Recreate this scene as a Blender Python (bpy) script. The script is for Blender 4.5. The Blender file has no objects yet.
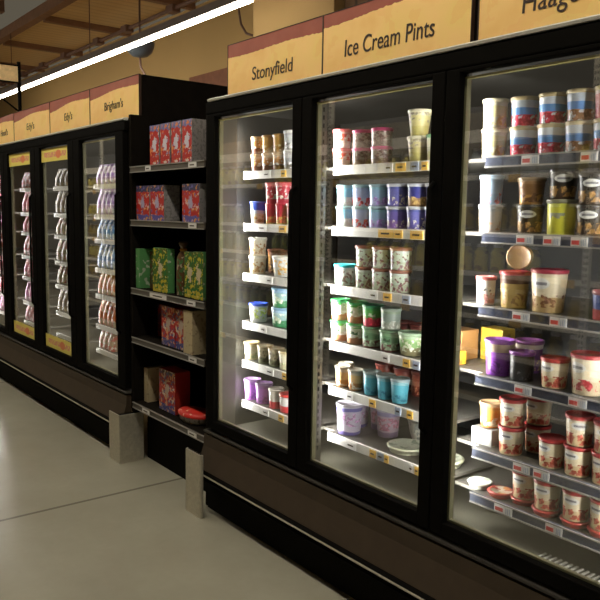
import bpy, bmesh, math, random
from mathutils import Vector, Matrix
random.seed(7)
S = bpy.context.scene
C = S.collection
PI = math.pi

# ------------------------------------------------------------------ materials
def new_mat(name):
    m = bpy.data.materials.new(name); m.use_nodes = True
    nt = m.node_tree; nt.nodes.clear()
    return m, nt
def N(nt, t, **kw):
    n = nt.nodes.new(t)
    for k, v in kw.items(): setattr(n, k, v)
    return n
def setv(nt, sock, v):
    if isinstance(v, bpy.types.NodeSocket): nt.links.new(v, sock)
    elif isinstance(v, (tuple, list)) and len(v) == 3 and sock.type == 'RGBA': sock.default_value = (*v, 1)
    else: sock.default_value = v
def mth(nt, op, a, b=0.0, c=None, clamp=False):
    n = N(nt, 'ShaderNodeMath', operation=op); n.use_clamp = clamp
    setv(nt, n.inputs[0], a); setv(nt, n.inputs[1], b)
    if c is not None: setv(nt, n.inputs[2], c)
    return n.outputs[0]
def mix(nt, f, a, b):
    n = N(nt, 'ShaderNodeMix', data_type='RGBA')
    setv(nt, n.inputs[0], f); setv(nt, n.inputs[6], a); setv(nt, n.inputs[7], b)
    return n.outputs[2]
def noise(nt, vec, scale, detail=3, rough=.5):
    n = N(nt, 'ShaderNodeTexNoise'); n.inputs['Scale'].default_value = scale
    n.inputs['Detail'].default_value = detail; n.inputs['Roughness'].default_value = rough
    if vec is not None: nt.links.new(vec, n.inputs['Vector'])
    return n.outputs['Fac']
def ramp(nt, f, stops, interp='LINEAR'):
    n = N(nt, 'ShaderNodeValToRGB'); cr = n.color_ramp; cr.interpolation = interp
    while len(cr.elements) > 1: cr.elements.remove(cr.elements[0])
    cr.elements[0].position = stops[0][0]; cr.elements[0].color = (*stops[0][1], 1)
    for p, c in stops[1:]:
        e = cr.elements.new(p); e.color = (*c, 1)
    setv(nt, n.inputs[0], f)
    return n.outputs[0]
def objxyz(nt):
    tc = N(nt, 'ShaderNodeTexCoord'); s = N(nt, 'ShaderNodeSeparateXYZ')
    nt.links.new(tc.outputs['Object'], s.inputs[0])
    return tc.outputs['Object'], s.outputs[0], s.outputs[1], s.outputs[2]
def finish(m, nt, col, rough=.5, metal=0., spec=.5, bump=None, bstr=.2, coat=0.):
    b = N(nt, 'ShaderNodeBsdfPrincipled'); o = N(nt, 'ShaderNodeOutputMaterial')
    setv(nt, b.inputs['Base Color'], col); setv(nt, b.inputs['Roughness'], rough)
    b.inputs['Metallic'].default_value = metal; b.inputs['Specular IOR Level'].default_value = spec
    b.inputs['Coat Weight'].default_value = coat
    if bump is not None:
        bn = N(nt, 'ShaderNodeBump'); bn.inputs['Strength'].default_value = bstr; bn.inputs['Distance'].default_value = .004
        nt.links.new(bump, bn.inputs['Height']); nt.links.new(bn.outputs[0], b.inputs['Normal'])
    nt.links.new(b.outputs[0], o.inputs[0])
    return m
def plain(name, col, rough=.5, metal=0., spec=.5, var=.12, scale=14, coat=0.):
    m, nt = new_mat(name); v, x, y, z = objxyz(nt)
    f = noise(nt, v, scale)
    lo = tuple(c * (1 - var) for c in col); hi = tuple(min(1, c * (1 + var)) for c in col)
    return finish(m, nt, ramp(nt, f, [(.3, lo), (.7, hi)]), rough, metal, spec, coat=coat)
def emit(name, col, s):
    m, nt = new_mat(name); e = N(nt, 'ShaderNodeEmission'); o = N(nt, 'ShaderNodeOutputMaterial')
    e.inputs[0].default_value = (*col, 1); e.inputs[1].default_value = s
    nt.links.new(e.outputs[0], o.inputs[0]); return m

M = {}
M['black'] = plain('black_frame_paint', (.0050, .0044, .0036), .7, spec=.02)
M['charcoal'] = plain('charcoal_panel', (.010, .008, .006), .7, spec=.03)
M['base'] = plain('brown_black_base_panel', (.062, .044, .029), .55, spec=.2, var=.08)
M['kick'] = plain('kick_black', (.006, .005, .004), .8, spec=.1)
M['steel'] = plain('brushed_stainless', (.58, .54, .44), .4, metal=.6, scale=60, var=.1)
M['chrome'] = plain('bright_trim', (.80, .78, .72), .35, metal=.0, var=.03)
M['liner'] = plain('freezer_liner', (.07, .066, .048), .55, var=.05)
M['linershaded'] = plain('shaded_freezer_liner', (.007, .006, .004), .6, var=.08)  # the liner again, darkened so its colour holds the shade behind the products
M['post'] = plain('grey_post', (.07, .062, .046), .5, var=.05)
M['gasket'] = plain('pale_gasket', (.20, .19, .10), .5, var=.05)
M['shelf'] = plain('shelf_grey', (.075, .07, .06), .45, metal=.2, var=.05)
M['lipwhite'] = plain('white_price_channel', (.80, .78, .74), .4, var=.03)
M['lipnavy'] = plain('clear_navy_price_channel', (.115, .13, .19), .18, metal=.3, spec=.7, var=.2, scale=30)
M['lipcol'] = plain('grey_price_channel', (.10, .088, .075), .4, var=.05)
M['lipedge'] = plain('channel_edge', (.32, .30, .27), .4, var=.05)
M['tagwhite'] = plain('white_tag', (.75, .73, .70), .5, var=.03)
M['tagyellow'] = plain('yellow_tag', (.80, .48, .08), .5, var=.05)
M['tagblue'] = plain('grey_blue_tag', (.35, .40, .50), .5, var=.1)
M['signedge'] = plain('sign_edge_brown', (.05, .022, .012), .6)
M['ink'] = plain('dark_lettering', (.035, .016, .008), .6)
M['wood'] = plain('tan_board', (.80, .56, .28), .6, scale=30)
M['tanwall'] = plain('tan_wall_paint', (.42, .27, .10), .8, var=.06, scale=.6)
M['columnpaint'] = plain('tan_column_paint', (.46, .29, .11), .8, var=.05, scale=.8)
M['brownbeam'] = plain('brown_beam_paint', (.20, .10, .05), .75)
M['brownboard'] = plain('red_brown_board', (.20, .07, .03), .7)
M['conduit'] = plain('brown_conduit', (.12, .06, .04), .6)
M['dome'] = plain('blue_grey_dome', (.05, .06, .075), .4)
M['vent'] = plain('vent_slat', (.30, .29, .26), .5)
M['housing'] = plain('mauve_grey_housing', (.15, .115, .095), .5)
M['tube'] = emit('added_aisle_tube', (1.0, .93, .78), 30)  # glow of the unseen strip added over the aisle
M['tube2'] = emit('fluorescent_tube_slim', (1.0, .93, .78), 42)
M['led'] = emit('freezer_led_lens', (1.0, .98, .95), 98)
M['led_far'] = emit('freezer_led_lens_far', (1.0, .97, .93), 45)
M['sill'] = plain('sill_grey', (.045, .04, .033), .5, spec=.3)
M['gaskettop'] = plain('yellowed_gasket', (.42, .36, .10), .5)

def stripe_mat(name, col, per, dark, rough=.75, axis=0):
    m, nt = new_mat(name); v, x, y, z = objxyz(nt)
    c = (x, y, z)[axis]
    f = mth(nt, 'PINGPONG', mth(nt, 'DIVIDE', c, per), .5)
    f = mth(nt, 'MULTIPLY', f, 2.0)
    cc = ramp(nt, f, [(.0, tuple(a * dark for a in col)), (.35, col), (1, col)])
    return finish(m, nt, cc, rough, bump=f, bstr=.6)
M['deck'] = stripe_mat('corrugated_deck', (.54, .355, .16), .16, .8)
M['slatwood'] = stripe_mat('brown_slats', (.17, .085, .035), .16, .25)
M['darkceil'] = plain('dark_ceiling_void', (.06, .028, .018), .9, scale=1.5, var=.4)

def floor_mat():
    m, nt = new_mat('polished_concrete'); v, x, y, z = objxyz(nt)
    f = noise(nt, v, 1.1, 5, .6); g = noise(nt, v, 22, 4, .6)
    c = ramp(nt, f, [(.3, (.335, .31, .235)), (.7, (.43, .40, .31))])
    c = mix(nt, mth(nt, 'MULTIPLY', g, .25), c, (.26, .24, .18))
    # saw-cut joints every 3 m across the aisle, one falls at x = -3.62
    j = mth(nt, 'ABSOLUTE', mth(nt, 'SUBTRACT', mth(nt, 'MODULO', mth(nt, 'ADD', x, 3.62 + 60), 3.0), 0.0))
    j = mth(nt, 'MINIMUM', j, mth(nt, 'SUBTRACT', 3.0, j))
    line = mth(nt, 'LESS_THAN', j, .011)
    c = mix(nt, mth(nt, 'MULTIPLY', line, .7), c, (.12, .10, .075))
    rr = mth(nt, 'ADD', mth(nt, 'MULTIPLY', f, .22), .10)
    return finish(m, nt, c, rr, spec=.5, bump=g, bstr=.03)
M['floor'] = floor_mat()

def glass_mat():
    m, nt = new_mat('door_glass')
    geo = N(nt, 'ShaderNodeNewGeometry'); d = N(nt, 'ShaderNodeVectorMath', operation='DOT_PRODUCT')
    nt.links.new(geo.outputs['Normal'], d.inputs[0]); nt.links.new(geo.outputs['Incoming'], d.inputs[1])
    c = mth(nt, 'ABSOLUTE', d.outputs['Value'])
    f = mth(nt, 'ADD', .10, mth(nt, 'MULTIPLY', .90, mth(nt, 'POWER', mth(nt, 'SUBTRACT', 1.0, c, clamp=True), 5.0)))
    t = N(nt, 'ShaderNodeBsdfTransparent'); t.inputs[0].default_value = (.955, .96, .945, 1)
    g = N(nt, 'ShaderNodeBsdfGlossy'); g.inputs['Roughness'].default_value = .02; g.inputs['Color'].default_value = (1, 1, 1, 1)
    x = N(nt, 'ShaderNodeMixShader'); nt.links.new(f, x.inputs[0]); nt.links.new(t.outputs[0], x.inputs[1]); nt.links.new(g.outputs[0], x.inputs[2])
    o = N(nt, 'ShaderNodeOutputMaterial'); nt.links.new(x.outputs[0], o.inputs[0])
    return m
M['glass'] = glass_mat()

def sign_mat(name, w, h, b0, b1, wob, ph):
    """cream-gold panel with a red-brown torn band along its top; object origin at the panel's bottom corner"""
    m, nt = new_mat(name); v, x, y, z = objxyz(nt)
    u = mth(nt, 'DIVIDE', x, w); t = mth(nt, 'DIVIDE', z, h)
    edge = mth(nt, 'ADD', b0, mth(nt, 'MULTIPLY', u, b1 - b0))
    edge = mth(nt, 'ADD', edge, mth(nt, 'MULTIPLY', mth(nt, 'SINE', mth(nt, 'ADD', mth(nt, 'MULTIPLY', u, 6.28), ph)), wob))
    edge = mth(nt, 'ADD', edge, mth(nt, 'MULTIPLY', mth(nt, 'SUBTRACT', noise(nt, v, 45, 2), .5), .05))
    band = mth(nt, 'GREATER_THAN', t, edge)
    f = noise(nt, v, 4.5, 3); g = noise(nt, v, 9, 3)
    c = ramp(nt, f, [(.35, (.90, .53, .17)), (.5, (.95, .61, .22)), (.65, (.92, .63, .20))])
    c = mix(nt, mth(nt, 'MULTIPLY', mth(nt, 'GREATER_THAN', g, .56), .25), c, (.90, .44, .15))
    c = mix(nt, band, c, ramp(nt, g, [(.3, (.30, .075, .045)), (.7, (.36, .10, .06))]))
    return finish(m, nt, c, .5, spec=.3)

def tub_mat(name, h, bot, mid, top, blot, oval=None, mark=None, bz=(.08, .42), thr=.5, rough=.35, z1=.36, z2=.74, vs=52):
    """printed paper tub: three bands, a blotchy picture low down, an oval badge on the front"""
    m, nt = new_mat('print_' + name); v, x, y, z = objxyz(nt)
    t = mth(nt, 'DIVIDE', z, h)
    w = mth(nt, 'ADD', t, mth(nt, 'MULTIPLY', mth(nt, 'SUBTRACT', noise(nt, v, 18, 1), .5), .10))
    c = ramp(nt, w, [(0, bot), (z1, mid), (z2, top)], 'CONSTANT')
    if blot:
        n = noise(nt, v, vs, 2)
        inz = mth(nt, 'MULTIPLY', mth(nt, 'GREATER_THAN', t, bz[0]), mth(nt, 'LESS_THAN', w, bz[1]))
        n3 = noise(nt, v, vs * 1.7, 2)
        blot2 = tuple(min(1, q * 1.7 + .05) for q in blot)
        bc = mix(nt, mth(nt, 'GREATER_THAN', n3, .56), blot, blot2)
        c = mix(nt, mth(nt, 'MULTIPLY', inz, mth(nt, 'GREATER_THAN', n, thr)), c, bc)
    if mark:
        n2 = noise(nt, v, 60, 1)
        inm = mth(nt, 'MULTIPLY', mth(nt, 'GREATER_THAN', t, .46), mth(nt, 'LESS_THAN', t, .62))
        inm = mth(nt, 'MULTIPLY', inm, mth(nt, 'LESS_THAN', y, 0.0))
        inm = mth(nt, 'MULTIPLY', inm, mth(nt, 'LESS_THAN', mth(nt, 'ABSOLUTE', x), .024))
        c = mix(nt, mth(nt, 'MULTIPLY', inm, mth(nt, 'GREATER_THAN', n2, .5)), c, mark)
    if oval:
        ex = mth(nt, 'DIVIDE', x, .027); ez = mth(nt, 'DIVIDE', mth(nt, 'SUBTRACT', t, .68), .13)
        rr = mth(nt, 'ADD', mth(nt, 'MULTIPLY', ex, ex), mth(nt, 'MULTIPLY', ez, ez))
        ins = mth(nt, 'MULTIPLY', mth(nt, 'LESS_THAN', rr, 1.0), mth(nt, 'LESS_THAN', y, 0.0))
        c = mix(nt, ins, c, oval)
        txt = mth(nt, 'MULTIPLY', mth(nt, 'LESS_THAN', mth(nt, 'ABSOLUTE', ez), .28), mth(nt, 'LESS_THAN', mth(nt, 'ABSOLUTE', ex), .7))
        txt = mth(nt, 'MULTIPLY', txt, mth(nt, 'LESS_THAN', y, 0.0))
        c = mix(nt, mth(nt, 'MULTIPLY', txt, .75), c, (.04, .04, .08))
    return finish(m, nt, c, rough, spec=.5)

def print_mat(name, base, cols, scale=22, bandtop=None, bandbot=None, h=.2, blob=None):
    """carton front: patches of several inks over a base, optional bands and a pale central figure"""
    m, nt = new_mat('carton_' + name); v, x, y, z = objxyz(nt)
    c = base
    if not isinstance(c, bpy.types.NodeSocket):
        rgb = N(nt, 'ShaderNodeRGB'); rgb.outputs[0].default_value = (*base, 1); c = rgb.outputs[0]
    t = mth(nt, 'DIVIDE', z, h)
    if bandtop:
        c = mix(nt, mth(nt, 'GREATER_THAN', mth(nt, 'ADD', t, mth(nt, 'MULTIPLY', noise(nt, v, 30, 1), .2)), .92), c, bandtop)
    if bandbot:
        c = mix(nt, mth(nt, 'LESS_THAN', mth(nt, 'ADD', t, mth(nt, 'MULTIPLY', noise(nt, v, 25, 1), .2)), .26), c, bandbot)
    for i, (cc, thr) in enumerate(cols):
        mp = N(nt, 'ShaderNodeMapping'); mp.inputs['Location'].default_value = (i * 3.7, i * 1.9, i * 2.3)
        nt.links.new(v, mp.inputs[0])
        c = mix(nt, mth(nt, 'GREATER_THAN', noise(nt, mp.outputs[0], scale, 1), thr), c, cc)
    if blob:
        ex = mth(nt, 'DIVIDE', x, .035); ez = mth(nt, 'DIVIDE', mth(nt, 'SUBTRACT', t, .5), .24)
        rr = mth(nt, 'ADD', mth(nt, 'MULTIPLY', ex, ex), mth(nt, 'MULTIPLY', ez, ez))
        rr = mth(nt, 'ADD', rr, mth(nt, 'MULTIPLY', noise(nt, v, 50, 2), 3.2))
        c = mix(nt, mth(nt, 'LESS_THAN', rr, 2.1), c, blob)
    return finish(m, nt, c, .4, spec=.4)

# ------------------------------------------------------------------ geometry
def obj(name, bm, mat, parent=None, loc=(0, 0, 0), rot=(0, 0, 0)):
    me = bpy.data.meshes.new(name); bmesh.ops.recalc_face_normals(bm, faces=bm.faces); bm.to_mesh(me); bm.free()
    for m in (mat if isinstance(mat, (list, tuple)) else [mat]): me.materials.append(m)
    o = bpy.data.objects.new(name, me); C.objects.link(o)
    o.parent = parent; o.location = loc; o.rotation_euler = rot
    return o
def box(bm, x0, x1, y0, y1, z0, z1, bev=0, mi=0):
    vs = [bm.verts.new(p) for p in ((x0, y0, z0), (x1, y0, z0), (x1, y1, z0), (x0, y1, z0), (x0, y0, z1), (x1, y0, z1), (x1, y1, z1), (x0, y1, z1))]
    fs = [bm.faces.new([vs[i] for i in q]) for q in ((3, 2, 1, 0), (4, 5, 6, 7), (0, 1, 5, 4), (1, 2, 6, 5), (2, 3, 7, 6), (3, 0, 4, 7))]
    for f in fs: f.material_index = mi
    if bev:
        es = list({e for f in fs for e in f.edges})
        bmesh.ops.bevel(bm, geom=es, offset=bev, segments=2, affect='EDGES', profile=.6)
def BX(*a, **k):
    bm = bmesh.new(); box(bm, *a, **k); return bm
def prism(bm, prof, x0, x1):
    """profile in (y, z) swept along x"""
    a = [bm.verts.new((x0, y, z)) for y, z in prof]; b = [bm.verts.new((x1, y, z)) for y, z in prof]
    bm.faces.new(a); bm.faces.new(b[::-1]); n = len(prof)
    for i in range(n): bm.faces.new((a[i], b[i], b[(i + 1) % n], a[(i + 1) % n]))
def lathe(bm, segs, n=28, sx=1., sy=1.):
    """segs: list of polylines [(r, z), ...]; each is smooth, the joins between them are crisp"""
    for pl in segs:
        rings = []
        for r, z in pl:
            if r < 1e-6: rings.append([bm.verts.new((0, 0, z))])
            else: rings.append([bm.verts.new((r * sx * math.cos(2 * PI * k / n), r * sy * math.sin(2 * PI * k / n), z)) for k in range(n)])
        for a, b in zip(rings, rings[1:]):
            for k in range(n):
                q = [a[k % len(a)], a[(k + 1) % n % len(a)], b[(k + 1) % n % len(b)], b[k % len(b)]]
                q = [v for i, v in enumerate(q) if v not in q[:i]]
                if len(q) > 2:
                    f = bm.faces.new(q); f.smooth = True
def tubepath(bm, pts, r, n=10):
    rings = []
    for i, p in enumerate(pts):
        p = Vector(p); d = (Vector(pts[min(i + 1, len(pts) - 1)]) - Vector(pts[max(i - 1, 0)])).normalized()
        u = d.orthogonal().normalized(); w = d.cross(u)
        if rings:
            u = (lastu - d * lastu.dot(d)).normalized(); w = d.cross(u)
        lastu = u
        rings.append([bm.verts.new(p + r * (math.cos(2 * PI * k / n) * u + math.sin(2 * PI * k / n) * w)) for k in range(n)])
    for a, b in zip(rings, rings[1:]):
        for k in range(n):
            f = bm.faces.new((a[k], a[(k + 1) % n], b[(k + 1) % n], b[k])); f.smooth = True
    bm.faces.new(rings[0]); bm.faces.new(rings[-1][::-1])
def tag(o, label=None, cat=None, group=None, kind=None):
    if label: o['label'] = label
    if cat: o['category'] = cat
    if group: o['group'] = group
    if kind: o['kind'] = kind
    return o
def empty(name, loc, label, cat, group=None):
    o = bpy.data.objects.new(name, None); C.objects.link(o); o.location = loc
    o.empty_display_size = .1
    return tag(o, label, cat, group)
def dup(o, loc, rotz=0.):
    c = o.copy(); C.objects.link(c); c.location = loc; c.rotation_euler = (0, 0, rotz)
    for ch in list(o.children):
        d = ch.copy(); C.objects.link(d); d.parent = c
        d.matrix_parent_inverse = ch.matrix_parent_inverse.copy()
    return c
ORD = ['first', 'second', 'third', 'fourth', 'fifth', 'sixth', 'seventh', 'eighth', 'ninth', 'tenth']

# ------------------------------------------------------------------ the setting
tag(obj('floor', BX(-30, 6, -8, 6, -.1, 0), M['floor']), kind='structure')
tag(obj('wall_back', BX(-30, 6, 3.1, 3.3, 0, 4.2), M['tanwall']), kind='structure')
tag(obj('ceiling', BX(-30, 6, 1.80, 3.1, 4.24, 4.3), M['deck']), kind='structure')
tag(obj('ceiling_void', BX(-30, 6, -8, 1.78, 4.9, 5.0), M['darkceil']), kind='structure')
tag(obj('wall_far', BX(-30.2, -30, -8, 6, 0, 5), M['tanwall']), kind='structure')
bm = bmesh.new(); box(bm, -30, 6, 1.68, 1.80, 4.19, 4.33)
tag(obj('ceiling_beam', bm, M['brownbeam']), kind='structure')
for k in range(16):
    x = -20.35 + k * 1.93
    tag(obj('ceiling_joist', BX(x - .05, x + .05, 1.80, 3.1, 4.16, 4.24), M['brownbeam']), kind='structure')
for k in range(9):
    x = -21 + k * 3.0
    tag(obj('ceiling_joist', BX(x - .08, x + .08, -8, 1.62, 4.5, 4.75), M['brownbeam']), kind='structure')
tag(obj('column', BX(-6.20, -4.97, 2.30, 2.95, 0, 4.14, bev=.01), M['columnpaint']), kind='structure')
tag(obj('wall_slats', BX(-4.95, -3.6, 2.4, 2.9, 0, 4.14), M['slatwood']), kind='structure')

bm = bmesh.new(); tubepath(bm, [(-24, 2.72, 4.08), (-15, 2.72, 4.08), (-8, 2.72, 4.08), (4, 2.72, 4.08)], .025)
cd = obj('ceiling_conduit', bm, M['conduit']); tag(cd, 'thin brown conduit pipe running under the corrugated ceiling deck', 'pipe')
for k in range(14):
    x = -19.4 + k * 1.2 + random.uniform(-.2, .2)
    obj('junction_box', BX(x - .09, x + .09, 2.66, 2.78, 4.03, 4.12, bev=.008), M['conduit'], cd)
bm = bmesh.new(); tubepath(bm, [(-24, 1.1, 4.6), (-12, 1.0, 4.62), (2, 1.1, 4.6)], .09, 14)
tag(obj('ceiling_duct', bm, M['brownbeam']), 'dark round duct running through the open ceiling void', 'duct')
bm = bmesh.new(); tubepath(bm, [(-24, .3, 4.4), (2, .3, 4.4)], .05, 12)
sp = tag(obj('sprinkler_pipe', bm, M['brownboard']), 'slim red-brown pipe beside the dark ceiling duct', 'pipe')
bm = bmesh.new()
bm.free()
for k in range(9):
    bm = bmesh.new(); tubepath(bm, [(-21 + 3 * k, .3, 4.4), (-21 + 3 * k, .3, 4.9)], .008, 6); obj('hanger', bm, M['conduit'], sp)
tag(obj('header_board', BX(-8.75, -6.1, 3.02, 3.0985, 2.5, 3.285, bev=.005), M['brownboard']), kind='structure')  # red-brown header board on the wall, back of a neighbouring aisle's sign

def strip_light(name, x0, x1, y, z, label, w=.019, hw=.04):
    r = empty(name, ((x0 + x1) / 2, y, z), label, 'ceiling light')
    a, b = x0 - (x0 + x1) / 2, x1 - (x0 + x1) / 2
    bm = bmesh.new(); prism(bm, [(-hw, .012), (-hw * .7, .09), (hw * .7, .09), (hw, .012)], a, b)
    obj('housing', bm, M['housing'], r)
    bm = bmesh.new(); prism(bm, [(-w * .8, -.02), (-w, .0115), (w, .0115), (w * .8, -.02)], a + .01, b - .01)
    obj('diffuser', bm, M['tube2'] if w < .03 else M['tube'], r)
    n = max(2, int((x1 - x0) / 2.4))
    for k in range(n):
        x = a + .4 + (b - a - .8) * k / (n - 1)
        bm = bmesh.new(); tubepath(bm, [(x, 0, .09), (x, 0, 4.13 - z if y > 1.5 else 4.5 - z)], .006, 6)
        obj('hanger', bm, M['conduit'], r)
    return r
strip_light('strip_light', -15.0, -5.18, 1.6, 3.27, 'long white fluorescent strip light hanging above the far freezer')
strip_light('strip_light', -15.0, 3.0, -1.0, 3.5, 'long fluorescent strip light added out of view over the aisle as its main light', .06, .04)  # unseen strip, added to be the main light on floor, signs and ceiling

# dome and its cable
r = empty('ceiling_dome', (-8.09, 2.0, 3.47), 'blue-grey dome hanging under the strip light with a loose cable', 'dome')
bm = bmesh.new(); lathe(bm, [[(.17, 0), (.165, -.05), (.14, -.11), (.09, -.155), (0, -.175)], [(.17, 0), (0, .02)]])
obj('dome_cover', bm, M['dome'], r)
bm = bmesh.new(); pts = [(0, 0, -.17), (.02, 0, -.28), (.09, .02, -.38), (.2, .04, -.46), (.36, .06, -.5), (.6, .08, -.52), (1.1, .1, -.6)]
tubepath(bm, pts, .014, 8); obj('cable', bm, M['conduit'], r)
bm = bmesh.new(); tubepath(bm, [(0, 0, .02), (0, 0, .69)], .012, 8); obj('hanger', bm, M['conduit'], r)
bm = bmesh.new(); tubepath(bm, [(-7.38, 2.9, 4.2), (-7.38, 2.9, 3.85), (-7.33, 2.9, 3.68), (-7.22, 2.9, 3.56), (-7.05, 2.9, 3.5), (-6.9, 3.09, 3.48)], .014, 8)
tag(obj('hanging_cable', bm, M['conduit']), 'brown cable looping down beside the tan column', 'cable')

# hanging wooden sign on a bracket above the far freezer
r = empty('bracket_sign', (-6.6, .15, 2.34), 'blank tan board on a black bracket above the far freezer', 'sign')
obj('board', BX(-.015, .015, -.6, -.01, .27, .40, bev=.004), M['wood'], r)
bm = bmesh.new(); box(bm, -.012, .012, -.01, .015, 0, .44); box(bm, -.018, .018, -.6, .012, .40, .41); box(bm, -.018, .018, -.6, .012, .262, .27)
obj('bracket', bm, M['black'], r)
bm = bmesh.new(); tubepath(bm, [(0, 0, .02), (0, -.2, .16), (0, -.45, .265)], .008, 8); obj('brace', bm, M['black'], r)

# ------------------------------------------------------------------ price tags, shelves
def shelf(parent, x0, x1, z, y0, y1, lip, tags=(), lh=.036, edge=None, ex=0):
    bm = bmesh.new(); box(bm, x0, x1, y0, y1, z - .012, z)
    if ex: box(bm, x0 - ex, x0 - .0005, y0 + .035, y1, z - .012, z)
    s = obj('shelf', bm, M['shelf'] if lip is not M['lipcol'] else M['charcoal'], parent)
    bm = bmesh.new(); box(bm, x0, x1, y0 - .008, y0 - .0005, z - lh, z + .002)
    obj('price_channel', bm, lip, s)
    if edge:
        bm = bmesh.new(); box(bm, x0, x1, y0 - .012, y0 - .008, z - lh, z - lh + .005); box(bm, x0, x1, y0 - .012, y0 - .008, z - .003, z + .002)
        obj('channel_edge', bm, edge, s)
    for (a, b), kind in tags:
        w = b - a; h = lh - .006
        if kind == 'red':      # white tag with a red block on one side
            bm = bmesh.new(); box(bm, a, a + w * .58, y0 - .0115, y0 - .0082, z - lh + .002, z - .003)
            box(bm, a + w * .60, b, y0 - .0115, y0 - .0082, z - lh + .002, z - .003)
            box(bm, a + w * .06, a + w * .5, y0 - .0125, y0 - .0116, z - lh * .72, z - lh * .36, mi=1)
            for q in range(3): box(bm, a + w * (.66 + .1 * q), a + w * (.70 + .1 * q), y0 - .0125, y0 - .0116, z - lh * .8, z - lh * .25, mi=2)
            obj('price_tag', bm, [M['tagwhite'], M['redink'], M['tagblue']], s)
        else:
            m = {'y': M['tagyellow'], 'w': M['tagwhite'], 'b': M['tagblue']}[kind]
            bm = bmesh.new(); box(bm, a, b, y0 - .0115, y0 - .0082, z - lh + .002, z - .003)
            box(bm, a + w * .2, b - w * .25, y0 - .0125, y0 - .0116, z - lh * .6, z - lh * .42, mi=1)
            obj('price_tag', bm, [m, M['ink']], s)
    return s
M['redink'] = plain('red_ink', (.55, .06, .05), .5)

def banner_mat():
    m, nt = new_mat('yellow_door_banner'); v, x, y, z = objxyz(nt)
    n = noise(nt, v, 55, 1)
    bar = mth(nt, 'LESS_THAN', mth(nt, 'ABSOLUTE', z), .018)
    bar = mth(nt, 'MULTIPLY', bar, mth(nt, 'LESS_THAN', mth(nt, 'ABSOLUTE', x), .22))
    bar = mth(nt, 'MULTIPLY', bar, mth(nt, 'GREATER_THAN', n, .45))
    c = mix(nt, mth(nt, 'MULTIPLY', bar, .8), (.90, .72, .16), (.80, .22, .22))
    ex = mth(nt, 'DIVIDE', mth(nt, 'SUBTRACT', x, .07), .05); ez = mth(nt, 'DIVIDE', z, .03)
    rr = mth(nt, 'ADD', mth(nt, 'MULTIPLY', ex, ex), mth(nt, 'MULTIPLY', ez, ez))
    c = mix(nt, mth(nt, 'LESS_THAN', rr, 1.0), c, (.85, .25, .10))
    return finish(m, nt, c, .45)
M['banner'] = banner_mat()

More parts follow.
